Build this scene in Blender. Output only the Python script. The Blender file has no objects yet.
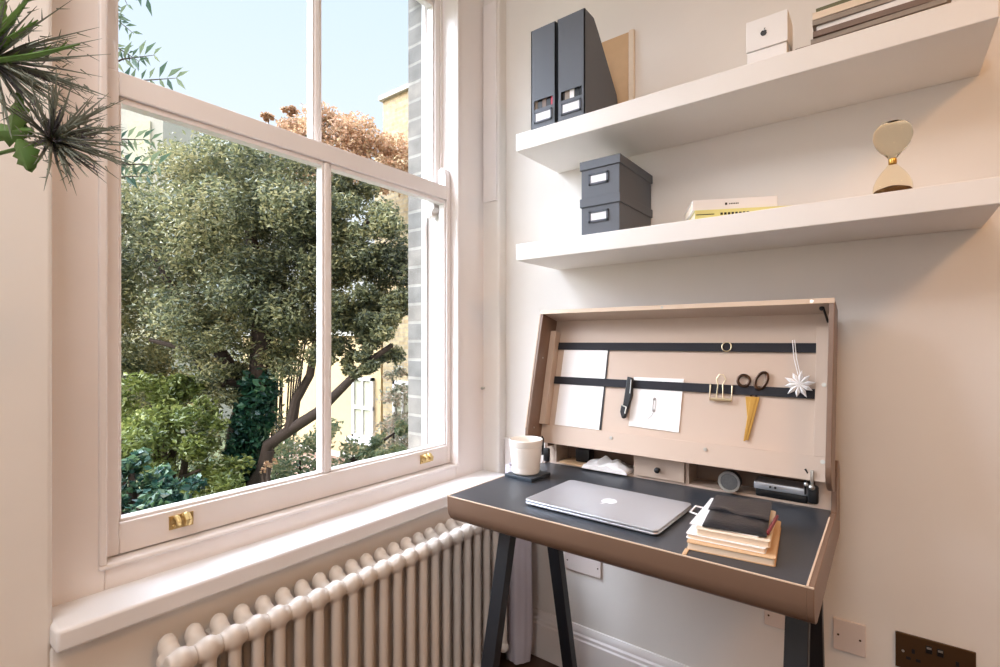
import bpy, bmesh, math, random
import numpy as np
from mathutils import Vector, Matrix
S = bpy.context.scene
COL = S.collection
random.seed(7)
rng = np.random.default_rng(11)
R = math.radians

# ------------------------------------------------------------------ camera
TH = math.atan(387 / 506.0)
cam_d = bpy.data.cameras.new('camera')
cam = bpy.data.objects.new('camera', cam_d)
COL.objects.link(cam)
cam.location = (0, 0, 1.2)
cam.rotation_euler = (math.pi / 2, 0, TH)
cam_d.sensor_width = 36.0
cam_d.lens = 36.0 * 506 / 1000
cam_d.shift_y = 7.5 / 1000
cam_d.clip_start = 0.02
S.camera = cam
S.view_settings.view_transform = 'Standard'
S.view_settings.look = 'None'
S.view_settings.gamma = 1
S.view_settings.use_curve_mapping = False
S.view_settings.exposure = 0.0

# ------------------------------------------------------------------ sky
world = bpy.data.worlds.new('sky')
S.world = world
world.use_nodes = True
nt = world.node_tree
nt.nodes.clear()
w_out = nt.nodes.new('ShaderNodeOutputWorld')
w_bg = nt.nodes.new('ShaderNodeBackground')
w_geo = nt.nodes.new('ShaderNodeTexCoord')
w_sep = nt.nodes.new('ShaderNodeSeparateXYZ')
w_ramp = nt.nodes.new('ShaderNodeValToRGB')
nt.links.new(w_geo.outputs['Generated'], w_sep.inputs[0])
nt.links.new(w_sep.outputs['Z'], w_ramp.inputs[0])
cr = w_ramp.color_ramp
cr.elements[0].position = 0.0; cr.elements[0].color = (.72, .76, .76, 1)
cr.elements[1].position = 1.0; cr.elements[1].color = (.42, .63, .90, 1)
e = cr.elements.new(.14); e.color = (.90, .94, .98, 1)
e = cr.elements.new(.34); e.color = (.77, .865, .97, 1)
e = cr.elements.new(.60); e.color = (.66, .80, .96, 1)
# bright patch of sky added out of view to strengthen daylight through the window
FILL_SKY = Vector((-.60, -.45, .75)).normalized()
w_dot = nt.nodes.new('ShaderNodeVectorMath'); w_dot.operation = 'DOT_PRODUCT'
w_dot.inputs[1].default_value = FILL_SKY
nt.links.new(w_geo.outputs['Generated'], w_dot.inputs[0])
w_mr = nt.nodes.new('ShaderNodeMapRange')
w_mr.interpolation_type = 'SMOOTHSTEP'
w_mr.inputs['From Min'].default_value = 0.73
w_mr.inputs['From Max'].default_value = 1.0
w_mr.inputs['To Min'].default_value = 0.0
w_mr.inputs['To Max'].default_value = 1.0
nt.links.new(w_dot.outputs['Value'], w_mr.inputs['Value'])
w_add = nt.nodes.new('ShaderNodeMix'); w_add.data_type = 'RGBA'; w_add.blend_type = 'MIX'
nt.links.new(w_mr.outputs[0], w_add.inputs['Factor'])
nt.links.new(w_ramp.outputs[0], w_add.inputs['A'])
w_add.inputs['B'].default_value = (14.0, 15.4, 18.0, 1)
w_zr = nt.nodes.new('ShaderNodeMapRange'); w_zr.interpolation_type = 'SMOOTHSTEP'   # sky brightened overhead, out of view, to add light on the sill
w_zr.inputs['From Min'].default_value = .58; w_zr.inputs['From Max'].default_value = .95
nt.links.new(w_sep.outputs['Z'], w_zr.inputs['Value'])
w_up = nt.nodes.new('ShaderNodeMix'); w_up.data_type = 'RGBA'; w_up.blend_type = 'ADD'
w_up.inputs['B'].default_value = (2.6, 3.0, 3.6, 1)
nt.links.new(w_zr.outputs[0], w_up.inputs['Factor']); nt.links.new(w_add.outputs['Result'], w_up.inputs['A'])
nt.links.new(w_up.outputs['Result'], w_bg.inputs[0])
w_bg.inputs[1].default_value = 1.2
nt.links.new(w_bg.outputs[0], w_out.inputs[0])

def lamp(kind, name, loc, energy, color, size=None, target=None, direction=None, portal=False, size_y=None):
    d = bpy.data.lights.new(name, kind)
    d.energy = energy; d.color = color
    if kind == 'AREA':
        d.size = size
        if size_y: d.shape = 'RECTANGLE'; d.size_y = size_y
        if portal: d.cycles.is_portal = True
    elif kind == 'SUN': d.angle = size
    else: d.shadow_soft_size = size
    o = bpy.data.objects.new(name, d); COL.objects.link(o); o.location = loc
    if target is not None: direction = Vector(target) - Vector(loc)
    if direction is not None: o.rotation_euler = Vector(direction).to_track_quat('-Z', 'Y').to_euler()
    return o
SUN_DIR = Vector((-.30, 1.0, -.72))
lamp('SUN', 'sun', (3, -10, 8), 2.3, (1.0, .87, .70), size=.02, direction=SUN_DIR)
lamp('AREA', 'window_daylight_portal', (-1.60, .96, 1.72), 1, (1, 1, 1), size=1.5, size_y=2.3, direction=(1, 0, 0), portal=True)
# the room's own warm lamp: a wide ceiling light over the right hand side
lamp('AREA', 'ceiling_light', (1.25, .35, 2.62), 22, (1.0, .53, .22), size=.5, direction=(0, .15, -1))
lamp('AREA', 'overhead_fill_light', (-.35, -.55, 2.72), 25, (.98, .94, .93), size=.8, direction=(-.45, .15, -1))  # neutral fill added to brighten window frame and sill, not a real fitting
# added cool fill light by the wall behind the camera, no window there
lamp('AREA', 'rear_fill_light', (-.2, -2.2, 1.50), 18, (.90, .95, 1.0), size=1.2, size_y=1.7, direction=(-.25, 1, -.05))

# ------------------------------------------------------------------ materials
MATS = {}
def mat(name, color, rough=.5, metal=0, spec=.5, noise=0, nscale=8, bump=0, bscale=60, coat=0, trans=0, sheen=0):
    if name in MATS: return MATS[name]
    m = bpy.data.materials.new(name); m.use_nodes = True
    n = m.node_tree.nodes; l = m.node_tree.links
    b = n['Principled BSDF']
    c = tuple(color) + (1,)
    b.inputs['Base Color'].default_value = c
    b.inputs['Roughness'].default_value = rough
    b.inputs['Metallic'].default_value = metal
    b.inputs['Specular IOR Level'].default_value = spec
    if coat: b.inputs['Coat Weight'].default_value = coat
    if trans: b.inputs['Transmission Weight'].default_value = trans
    tc = n.new('ShaderNodeTexCoord')
    nz = n.new('ShaderNodeTexNoise'); nz.inputs['Scale'].default_value = nscale; nz.inputs['Detail'].default_value = 4
    l.new(tc.outputs['Object'], nz.inputs['Vector'])
    mx = n.new('ShaderNodeMix'); mx.data_type = 'RGBA'
    k = noise if noise else .03
    mx.inputs['A'].default_value = tuple(max(0, x * (1 - k)) for x in color) + (1,)
    mx.inputs['B'].default_value = tuple(min(1, x * (1 + k)) for x in color) + (1,)
    l.new(nz.outputs['Fac'], mx.inputs['Factor'])
    l.new(mx.outputs['Result'], b.inputs['Base Color'])
    if bump:
        n2 = n.new('ShaderNodeTexNoise'); n2.inputs['Scale'].default_value = bscale; n2.inputs['Detail'].default_value = 3
        l.new(tc.outputs['Object'], n2.inputs['Vector'])
        bp = n.new('ShaderNodeBump'); bp.inputs['Strength'].default_value = bump; bp.inputs['Distance'].default_value = .003
        l.new(n2.outputs['Fac'], bp.inputs['Height']); l.new(bp.outputs[0], b.inputs['Normal'])
    MATS[name] = m
    return m
def srgb(r, g, b):
    f = lambda c: (c / 255 / 12.92) if c <= 10 else ((c / 255 + .055) / 1.055) ** 2.4
    return (f(r), f(g), f(b))
wall_m = mat('wall_paint', srgb(236, 230, 223), .85, bump=.08, bscale=25, spec=.2)
trim_m = mat('white_gloss_paint', srgb(240, 233, 229), .38, bump=.05, bscale=18)
sill_m = mat('sill_paint', srgb(238, 236, 236), .30, bump=.05, bscale=14)
shelf_m = mat('shelf_paint', srgb(236, 230, 224), .5, bump=.03)
ceil_m = mat('ceiling_paint', srgb(240, 236, 230), .9)
floor_m = mat('dark_floorboards', srgb(78, 52, 38), .45, noise=.35, nscale=12)
rad_m = mat('radiator_enamel', srgb(226, 217, 208), .32)
tau_m = mat('taupe_laminate', srgb(196, 174, 156), .45, noise=.03)
taud_m = mat('bronze_brown_laminate', srgb(124, 98, 80), .38, noise=.06)
ply_m = mat('pale_board_edge', srgb(216, 192, 168), .5)
lino_m = mat('dark_desk_lino', srgb(50, 54, 60), .36, noise=.1, spec=.6)
blk_m = mat('black_stained_wood', srgb(20, 22, 27), .5, noise=.15)
band_m = mat('black_elastic', srgb(28, 27, 34), .8)
alu_m = mat('brushed_aluminium', srgb(205, 208, 214), .35, metal=.75)
aluw_m = mat('pale_logo', srgb(240, 240, 242), .3)
steel_m = mat('steel', srgb(190, 188, 182), .3, metal=.9)
brass_m = mat('brass', srgb(214, 186, 128), .3, metal=.9)
bronze_m = mat('antique_bronze', srgb(92, 68, 44), .35, metal=.7)
black_m = mat('black_plastic', srgb(16, 15, 16), .4)
white_m = mat('white_ceramic', srgb(240, 232, 222), .25, coat=.3)
paper_m = mat('white_paper', srgb(243, 240, 238), .8)
cream_m = mat('cream_paper', srgb(232, 214, 192), .8, noise=.06, nscale=60)
kraft_m = mat('kraft_card', srgb(206, 170, 130), .75, noise=.08, nscale=30)
slate_m = mat('slate_coaster', srgb(44, 52, 60), .45)
greyb_m = mat('charcoal_card', srgb(94, 98, 105), .6, noise=.05)
label_m = mat('white_label', srgb(240, 240, 244), .6)
slot_m = mat('label_holder', srgb(74, 78, 88), .45)
leather_m = mat('black_leather', srgb(34, 34, 38), .42, bump=.3, bscale=200)
red_m = mat('pink_red_card', srgb(200, 62, 84), .6)
yel_m = mat('pale_yellow_card', srgb(230, 224, 150), .6)
olive_m = mat('olive_cover', srgb(98, 96, 60), .5)
mag1_m = mat('grey_magazine', srgb(150, 136, 122), .5, noise=.2, nscale=40)
mag2_m = mat('brown_magazine', srgb(120, 98, 84), .5, noise=.25, nscale=30)
cloth_m = mat('lilac_white_sheet', srgb(206, 198, 206), .8)
gold_m = mat('gold_metal', srgb(205, 160, 84), .28, metal=.85)
sand_m = mat('brown_sand', srgb(96, 66, 34), .9)
plas_m = mat('white_plastic', srgb(226, 212, 204), .4)
bark_m = mat('bark', srgb(64, 51, 44), .9, noise=.4, nscale=14, bump=.5, bscale=20)
ygreen_m = mat('plant_green', srgb(92, 128, 60), .6, noise=.25, nscale=40)
spike_m = mat('grey_green_spikes', srgb(128, 136, 124), .7, noise=.3, nscale=40)
spiked_m = mat('dark_spikes', srgb(100, 100, 108), .7, noise=.3, nscale=50)

def glass_mat(name, tint, refl):
    m = bpy.data.materials.new(name); m.use_nodes = True
    n = m.node_tree.nodes; l = m.node_tree.links; n.clear()
    o = n.new('ShaderNodeOutputMaterial'); t = n.new('ShaderNodeBsdfTransparent'); g = n.new('ShaderNodeBsdfGlossy')
    t.inputs[0].default_value = tint + (1,); g.inputs['Roughness'].default_value = .02
    g.inputs[0].default_value = (1, 1, 1, 1)
    mx = n.new('ShaderNodeMixShader'); lw = n.new('ShaderNodeLayerWeight'); lw.inputs[0].default_value = .5; pw = n.new('ShaderNodeMath'); pw.operation = 'POWER'; pw.inputs[1].default_value = 3; l.new(lw.outputs['Facing'], pw.inputs[0])
    mu = n.new('ShaderNodeMath'); mu.operation = 'MULTIPLY'; mu.inputs[1].default_value = refl
    l.new(pw.outputs[0], mu.inputs[0]); l.new(mu.outputs[0], mx.inputs[0])
    l.new(t.outputs[0], mx.inputs[1]); l.new(g.outputs[0], mx.inputs[2]); l.new(mx.outputs[0], o.inputs[0])
    return m
pane_m = glass_mat('window_glass', (.98, .985, .985), .12)
amber_m = mat('amber_glass', (.97, .90, .72), .02, trans=1.0)
amber_m.node_tree.nodes['Principled BSDF'].inputs['IOR'].default_value = 1.10

def brick_mat(name, c1, c2, mortar, sc=1.0, bump=.5):
    m = bpy.data.materials.new(name); m.use_nodes = True
    n = m.node_tree.nodes; l = m.node_tree.links; b = n['Principled BSDF']
    tc = n.new('ShaderNodeTexCoord'); sp = n.new('ShaderNodeSeparateXYZ'); ad = n.new('ShaderNodeMath'); cb = n.new('ShaderNodeCombineXYZ')
    l.new(tc.outputs['Object'], sp.inputs[0]); l.new(sp.outputs[0], ad.inputs[0]); l.new(sp.outputs[1], ad.inputs[1])
    l.new(ad.outputs[0], cb.inputs[0]); l.new(sp.outputs[2], cb.inputs[1])
    br = n.new('ShaderNodeTexBrick'); br.inputs['Scale'].default_value = 1
    br.inputs['Brick Width'].default_value = .225 * sc; br.inputs['Row Height'].default_value = .075 * sc
    br.inputs['Mortar Size'].default_value = .006 * sc
    br.inputs['Color1'].default_value = c1 + (1,); br.inputs['Color2'].default_value = c2 + (1,); br.inputs['Mortar'].default_value = mortar + (1,)
    l.new(cb.outputs[0], br.inputs['Vector'])
    nz = n.new('ShaderNodeTexNoise'); nz.inputs['Scale'].default_value = 14; l.new(tc.outputs['Object'], nz.inputs['Vector'])
    mx = n.new('ShaderNodeMix'); mx.data_type = 'RGBA'; mx.blend_type = 'OVERLAY'; mx.inputs['Factor'].default_value = .5
    l.new(br.outputs['Color'], mx.inputs['A']); l.new(nz.outputs['Fac'], mx.inputs['B'])
    l.new(mx.outputs['Result'], b.inputs['Base Color']); b.inputs['Roughness'].default_value = .9
    bp = n.new('ShaderNodeBump'); bp.inputs['Strength'].default_value = bump; bp.inputs['Distance'].default_value = .01
    l.new(br.outputs['Fac'], bp.inputs['Height']); bp.invert = True; l.new(bp.outputs[0], b.inputs['Normal'])
    return m
greybrick_m = brick_mat('weathered_grey_brick', srgb(118, 114, 108), srgb(134, 126, 116), srgb(150, 144, 134))
yelbrick_m = brick_mat('yellow_stock_brick', srgb(190, 168, 130), srgb(172, 146, 108), srgb(164, 150, 128))
pinkbrick_m = brick_mat('pinkish_brick', srgb(186, 140, 118), srgb(200, 160, 140), srgb(214, 196, 180))
stucco_m = mat('pale_stucco', srgb(182, 176, 164), .9, noise=.1)

def leaf_mat(name, stops, scale=1.2, trans=.35):
    m = bpy.data.materials.new(name); m.use_nodes = True
    n = m.node_tree.nodes; l = m.node_tree.links; n.clear()
    o = n.new('ShaderNodeOutputMaterial')
    at = n.new('ShaderNodeAttribute'); at.attribute_name = 'leafvar'
    tc = n.new('ShaderNodeTexCoord'); nz = n.new('ShaderNodeTexNoise'); nz.inputs['Scale'].default_value = scale; nz.inputs['Detail'].default_value = 2
    l.new(tc.outputs['Object'], nz.inputs['Vector'])
    mm = n.new('ShaderNodeMath'); mm.operation = 'MULTIPLY_ADD'; mm.inputs[1].default_value = .55
    ml = n.new('ShaderNodeMath'); ml.operation = 'MULTIPLY_ADD'; ml.inputs[1].default_value = .9; ml.inputs[2].default_value = -.18
    l.new(nz.outputs['Fac'], ml.inputs[0]); l.new(at.outputs['Fac'], mm.inputs[0]); l.new(ml.outputs[0], mm.inputs[2])
    rp = n.new('ShaderNodeValToRGB'); l.new(mm.outputs[0], rp.inputs[0])
    els = rp.color_ramp.elements
    els[0].position = stops[0][0]; els[0].color = srgb(*stops[0][1]) + (1,)
    els[1].position = stops[-1][0]; els[1].color = srgb(*stops[-1][1]) + (1,)
    for p, c in stops[1:-1]:
        e = els.new(p); e.color = srgb(*c) + (1,)
    d = n.new('ShaderNodeBsdfPrincipled'); d.inputs['Roughness'].default_value = .38
    t = n.new('ShaderNodeBsdfTranslucent'); l.new(rp.outputs[0], d.inputs['Base Color']); l.new(rp.outputs[0], t.inputs[0])
    mx = n.new('ShaderNodeMixShader'); mx.inputs[0].default_value = trans
    l.new(d.outputs[0], mx.inputs[1]); l.new(t.outputs[0], mx.inputs[2]); l.new(mx.outputs[0], o.inputs[0])
    return m
leaf_tree = leaf_mat('tree_leaves', [(.15, (60, 66, 54)), (.4, (98, 104, 80)), (.6, (136, 136, 98)), (.8, (168, 160, 114)), (.95, (200, 186, 140))])
leaf_ivy = leaf_mat('ivy_leaves', [(.2, (28, 56, 52)), (.5, (44, 84, 66)), (.8, (70, 110, 78)), (.95, (110, 140, 96))], 4)
leaf_lime = leaf_mat('lime_leaves', [(.2, (78, 90, 50)), (.5, (116, 126, 66)), (.8, (150, 156, 84)), (.95, (184, 184, 116))], 2)
leaf_autumn = leaf_mat('autumn_leaves', [(.2, (140, 122, 90)), (.45, (186, 150, 116)), (.7, (206, 164, 134)), (.9, (216, 190, 150))], 2)
leaf_autumn_green = leaf_mat('climber_leaves', [(.2, (110, 116, 96)), (.5, (150, 146, 124)), (.8, (186, 160, 140)), (.95, (196, 180, 158))], 3)
leaf_dark = leaf_mat('dark_leaves', [(.2, (30, 60, 54)), (.5, (52, 86, 72)), (.8, (98, 124, 84)), (.95, (140, 150, 100))], 3)
leaf_pale = leaf_mat('pale_green_leaves', [(.2, (84, 106, 84)), (.5, (128, 142, 108)), (.8, (172, 170, 126)), (.95, (200, 184, 150))], 3)

# ------------------------------------------------------------------ mesh helpers
WM = {}
def setp(o, label=None, cat=None, group=None, kind=None):
    if label: o['label'] = label
    if cat: o['category'] = cat
    if group: o['group'] = group
    if kind: o['kind'] = kind
    return o
def thing(name, label=None, cat=None, loc=(0, 0, 0), rotz=0, group=None, kind=None):
    o = bpy.data.objects.new(name, None); COL.objects.link(o)
    o.empty_display_size = .05
    o.location = loc; o.rotation_euler = (0, 0, rotz)
    WM[o] = Matrix.Translation(loc) @ Matrix.Rotation(rotz, 4, 'Z')
    return setp(o, label, cat, group, kind)
class MB:
    def __init__(s, X=None): s.bm = bmesh.new(); s.X = X or Matrix.Identity(4)
    def _put(s, verts): bmesh.ops.transform(s.bm, matrix=s.X, verts=verts)
    def box(s, x0, x1, y0, y1, z0, z1, rz=0, X=None, bev=0):
        r = bmesh.ops.create_cube(s.bm, size=1)
        v = r['verts']
        c = Vector(((x0 + x1) / 2, (y0 + y1) / 2, (z0 + z1) / 2))
        M = Matrix.Translation(c) @ Matrix.Rotation(rz, 4, 'Z') @ Matrix.Diagonal((x1 - x0, y1 - y0, z1 - z0, 1))
        if X is not None: M = X @ M
        bmesh.ops.transform(s.bm, matrix=s.X @ M, verts=v)
        if bev:
            es = list({e for q in v for e in q.link_edges})
            bmesh.ops.bevel(s.bm, geom=es, offset=bev, segments=2, affect='EDGES', profile=.5)
        return s
    def cyl(s, p0, p1, r, r2=None, n=24, caps=True):
        p0 = Vector(p0); p1 = Vector(p1); d = p1 - p0
        q = d.to_track_quat('Z', 'Y').to_matrix().to_4x4()
        res = bmesh.ops.create_cone(s.bm, cap_ends=caps, segments=n, radius1=r, radius2=r if r2 is None else r2, depth=d.length)
        bmesh.ops.transform(s.bm, matrix=s.X @ Matrix.Translation((p0 + p1) / 2) @ q, verts=res['verts'])
        return s
    def ball(s, c, r, sc=(1, 1, 1), n=20):
        res = bmesh.ops.create_uvsphere(s.bm, u_segments=n, v_segments=n // 2 + 2, radius=r)
        bmesh.ops.transform(s.bm, matrix=s.X @ Matrix.Translation(c) @ Matrix.Diagonal((*sc, 1)), verts=res['verts'])
        return s
    def lathe(s, prof, c=(0, 0, 0), n=40, X=None):
        rings = []
        XX = s.X @ (X if X is not None else Matrix.Translation(c))
        for r, z in prof:
            if r < 1e-6: rings.append([s.bm.verts.new(XX @ Vector((0, 0, z)))])
            else: rings.append([s.bm.verts.new(XX @ Vector((r * math.cos(2 * math.pi * i / n), r * math.sin(2 * math.pi * i / n), z))) for i in range(n)])
        for a, b in zip(rings, rings[1:]):
            for i in range(n):
                j = (i + 1) % n
                if len(a) == 1 and len(b) > 1: s.bm.faces.new((a[0], b[i], b[j]))
                elif len(b) == 1 and len(a) > 1: s.bm.faces.new((a[i], a[j], b[0]))
                elif len(a) > 1: s.bm.faces.new((a[i], a[j], b[j], b[i]))
        return s
    def prism(s, poly, axis, a0, a1, X=None):
        """poly of 2D points extruded along axis ('x': (y,z), 'y': (x,z), 'z': (x,y))"""
        def P(p, a):
            v = {'x': (a, p[0], p[1]), 'y': (p[0], a, p[1]), 'z': (p[0], p[1], a)}[axis]
            v = Vector(v)
            return s.X @ ((X @ v) if X is not None else v)
        A = [s.bm.verts.new(P(p, a0)) for p in poly]; Bv = [s.bm.verts.new(P(p, a1)) for p in poly]
        n = len(poly)
        fs = [s.bm.faces.new(A), s.bm.faces.new(Bv[::-1])]
        for i in range(n):
            fs.append(s.bm.faces.new((A[i], Bv[i], Bv[(i + 1) % n], A[(i + 1) % n])))
        return s
    def tube(s, pts, r, n=10, closed=False, flat=1.0):
        pts = [Vector(p) for p in pts]; N = len(pts)
        rs = r if isinstance(r, (list, tuple)) else [r] * N
        rings = []; up = None
        for i, p in enumerate(pts):
            if closed: d = pts[(i + 1) % N] - pts[i - 1]
            else: d = pts[min(i + 1, N - 1)] - pts[max(i - 1, 0)]
            d.normalize()
            if up is None:
                up = Vector((0, 0, 1)) if abs(d.z) < .9 else Vector((1, 0, 0))
            a = d.cross(up).normalized(); up = a.cross(d).normalized()
            rings.append([s.bm.verts.new(s.X @ (p + (a * math.cos(t) * flat + up * math.sin(t)) * rs[i])) for t in [2 * math.pi * k / n for k in range(n)]])
        m = N if closed else N - 1
        for i in range(m):
            A = rings[i]; Bv = rings[(i + 1) % N]
            for k in range(n):
                s.bm.faces.new((A[k], A[(k + 1) % n], Bv[(k + 1) % n], Bv[k]))
        if not closed:
            s.bm.faces.new(rings[0][::-1]); s.bm.faces.new(rings[-1])
        return s
    def build(s, name, m, parent=None, loc=None, label=None, cat=None, group=None, kind=None, smooth=True, bevel=0, world=True, solid=0):
        bmesh.ops.recalc_face_normals(s.bm, faces=s.bm.faces[:])
        me = bpy.data.meshes.new(name)
        if smooth:
            for f in s.bm.faces: f.smooth = True
            for e in s.bm.edges:
                if len(e.link_faces) == 2 and e.calc_face_angle(0) > R(35): e.smooth = False
        if parent is not None:
            if world:
                s.bm.transform(WM[parent].inverted())
            Mw = WM[parent]
        else:
            if loc is None and world:
                vs = [v.co for v in s.bm.verts]
                lo = [min(v[i] for v in vs) for i in range(3)]; hi = [max(v[i] for v in vs) for i in range(3)]
                loc = ((lo[0] + hi[0]) / 2, (lo[1] + hi[1]) / 2, lo[2])
            if loc is not None and world: s.bm.transform(Matrix.Translation(-Vector(loc)))
            Mw = Matrix.Translation(loc or (0, 0, 0))
        s.bm.to_mesh(me); s.bm.free()
        me.materials.append(m)
        o = bpy.data.objects.new(name, me); COL.objects.link(o)
        if parent is not None: o.parent = parent
        else: o.location = loc or (0, 0, 0)
        WM[o] = Mw
        if bevel:
            b = o.modifiers.new('bevel', 'BEVEL'); b.width = bevel; b.segments = 3; b.limit_method = 'ANGLE'; b.angle_limit = R(40)
        if solid:
            b = o.modifiers.new('solid', 'SOLIDIFY'); b.thickness = solid
        return setp(o, label, cat, group, kind)
def box(name, m, x0, x1, y0, y1, z0, z1, parent=None, bevel=0, **k):
    return MB().box(x0, x1, y0, y1, z0, z1).build(name, m, parent, bevel=bevel, **k)
def rrect(x0, x1, y0, y1, r, n=6):
    out = []
    for cx, cy, a in ((x1 - r, y1 - r, 0), (x0 + r, y1 - r, 90), (x0 + r, y0 + r, 180), (x1 - r, y0 + r, 270)):
        for i in range(n + 1):
            t = R(a + 90 * i / n); out.append((cx + r * math.cos(t), cy + r * math.sin(t)))
    return out
_f = Vector((-math.sin(TH), math.cos(TH), 0)); _r = Vector((math.cos(TH), math.sin(TH), 0))
def at(u, v, w):
    """a point of the view outdoors: bearing and height as read off the photo, w metres away along the viewing axis"""
    return Vector((0, 0, 1.2)) + (_f + _r * ((u - 500) / 506) + Vector((0, 0, 1)) * ((341 - v) / 506)) * w

def leaves(name, pts, m, parent=None, size=.08, aspect=.45, droop=.3, **k):
    """a cloud of small folded leaves, one per point, as one mesh"""
    pts = np.asarray(pts, dtype=float); n = len(pts)
    s = size * rng.uniform(.6, 1.25, n)[:, None]
    d = rng.normal(size=(n, 3)); d[:, 2] = d[:, 2] * .6 - droop; d /= np.linalg.norm(d, axis=1)[:, None]
    q = rng.normal(size=(n, 3)); a = np.cross(d, q); a /= np.linalg.norm(a, axis=1)[:, None]
    nn = np.cross(a, d)
    if parent is None:
        loc = np.array([pts[:, 0].mean(), pts[:, 1].mean(), pts[:, 2].min()])
    else:
        loc = np.array(WM[parent].translation)
    p = pts - loc
    v0 = p - d * s * .5; v1 = p + a * s * aspect * .5 + nn * s * .12; v2 = p + d * s * .5; v3 = p - a * s * aspect * .5 + nn * s * .12
    V = np.stack([v0, v1, v2, v3], 1).reshape(-1, 3)
    base = np.arange(n)[:, None] * 4
    F = np.concatenate([base + np.array([[0, 1, 2]]), base + np.array([[0, 2, 3]])], 1).reshape(-1, 3)
    me = bpy.data.meshes.new(name)
    me.from_pydata(V.tolist(), [], F.tolist())
    at_ = me.attributes.new('leafvar', 'FLOAT', 'POINT')
    at_.data.foreach_set('value', np.repeat(rng.uniform(0, 1, n), 4))
    me.materials.append(m)
    o = bpy.data.objects.new(name, me); COL.objects.link(o)
    if parent is not None: o.parent = parent
    else: o.location = loc
    WM[o] = Matrix.Translation(loc)
    return setp(o, k.get('label'), k.get('cat'), k.get('group'), k.get('kind'))
def blob(c, rad, n, hollow=.45):
    v = rng.normal(size=(n, 3)); v /= np.linalg.norm(v, axis=1)[:, None]
    r = rng.uniform(hollow, 1, n) ** .6
    return np.array(c) + v * r[:, None] * np.array(rad)

# ================================================================== ROOM
YB = 1.635; XW = -1.22
box('floor', floor_m, -1.3, 2.9, -2.4, YB + .1, -.06, 0, kind='structure')
box('ceiling', ceil_m, -1.6, 2.9, -2.4, YB + .2, 2.85, 3.0, kind='structure')
box('wall_back', wall_m, -1.22, 2.9, YB, YB + .2, 0, 2.85, kind='structure')
box('wall_right', wall_m, 2.8, 2.95, -2.4, YB, 0, 2.85, kind='structure')
box('wall_front', wall_m, -1.22, 2.8, -2.4, -2.25, 0, 2.85, kind='structure')
wl = MB()
wl.box(-1.44, XW, -2.4, .240, 0, 2.85); wl.box(-1.44, XW, 1.588, YB + .2, 0, 2.85)
wl.box(-1.44, XW, .232, 1.588, 0, .637); wl.box(-1.44, XW, .232, 1.588, 2.62, 2.85)
wl.build('wall_left', wall_m, kind='structure', bevel=.008)
# outer brick skin
wb = MB()
wb.box(-1.56, -1.455, -2.4, .33, -2.4, 3.2); wb.box(-1.56, -1.455, 1.42, 2.4, -2.4, 3.2)
wb.box(-1.56, -1.455, .33, 1.42, -2.4, .60); wb.box(-1.56, -1.455, .33, 1.42, 2.62, 3.2)
wb.build('wall_outer', greybrick_m, kind='structure', smooth=False)
# skirting board with two mouldings
sk = MB()
prof = [(YB, 0), (YB - .021, 0), (YB - .021, .125), (YB - .017, .130), (YB - .017, .140), (YB - .012, .146), (YB - .012, .158), (YB - .005, .170), (YB, .171)]
sk.prism(prof, 'x', XW, 2.8)
sk.build('baseboard_back', trim_m, kind='structure')
sk = MB(); sk.prism([(XW, 0), (XW + .02, 0), (XW + .02, .14), (XW + .008, .168), (XW, .17)], 'y', -2.25, YB - .021)
sk.build('baseboard_left', trim_m, kind='structure')

# ------------------------------------------------------------------ sash window
win = thing('window_1', loc=(-1.30, .9, .68), kind='structure')
fr = MB()
X0, X1 = -1.455, -1.30
fr.box(X0, X1, .20, .339, .65, 2.66); fr.box(X0, X1, 1.425, 1.60, .65, 2.66)
fr.box(X0, X1, .339, 1.425, 2.56, 2.66)
fr.box(X0, X1 , .339, 1.425, .65, .732)
fr.build('window_frame', trim_m, win, bevel=.003)
# staff beads round the inner edge
sb = MB()
for y in (.327, 1.425):
    sb.box(-1.302, -1.290, y, y + .014, .733, 2.56)
sb.box(-1.302, -1.292, .327, 1.439, .722, .733)
sb.build('staff_bead', trim_m, win, bevel=.004)
pb = MB()
for y0 in (.339, 1.415): pb.box(-1.3745, -1.3695, y0, y0 + .010, .74, 2.56)
pb.build('parting_bead', trim_m, win)
def sash(name, xf, th, z0, z1, rb, rt, yL=.341, yR=1.423, sl=.371, sr=1.402):
    s = thing(name, loc=(xf, .9, z0)); s.parent = win
    s.location = Vector((xf, .9, z0)) - Vector(win.location); WM[s] = Matrix.Translation((xf, .9, z0))
    m = MB(); xb = xf - th
    m.box(xb, xf, yL, sl, z0, z1); m.box(xb, xf, sr, yR, z0, z1)
    m.box(xb, xf, sl, sr, z0, rb); m.box(xb, xf, sl, sr, rt, z1)
    m.build('sash_frame', trim_m, s, bevel=.003)
    b = MB(); b.box(xb + .004, xf - .004, .879, .899, rb, rt)
    b.build('glazing_bar', trim_m, s, bevel=.006)
    gb = MB()
    for (a, c) in ((sl, .879), (.899, sr)):
        gb.box(xb + .004, xf - .008, a, a + .006, rb, rt); gb.box(xb + .004, xf - .008, c - .006, c, rb, rt)
        gb.box(xb + .004, xf - .008, a, c, rb, rb + .007); gb.box(xb + .004, xf - .008, a, c, rt - .014, rt)
    gb.build('glazing_bead', trim_m, s, bevel=.002)
    for (a, c) in ((sl, .879), (.899, sr)):
        g = MB(); g.box(xf - .030, xf - .027, a + .002, c - .002, rb + .001, rt - .001)
        g.build('window_pane', pane_m, s, smooth=False)
    return s
lo = sash('lower_sash', -1.325, .042, .736, 1.787, .804, 1.735)
up = sash('upper_sash', -1.376, .042, 1.742, 2.555, 1.782, 2.50, sl=.380, sr=1.392)
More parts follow.
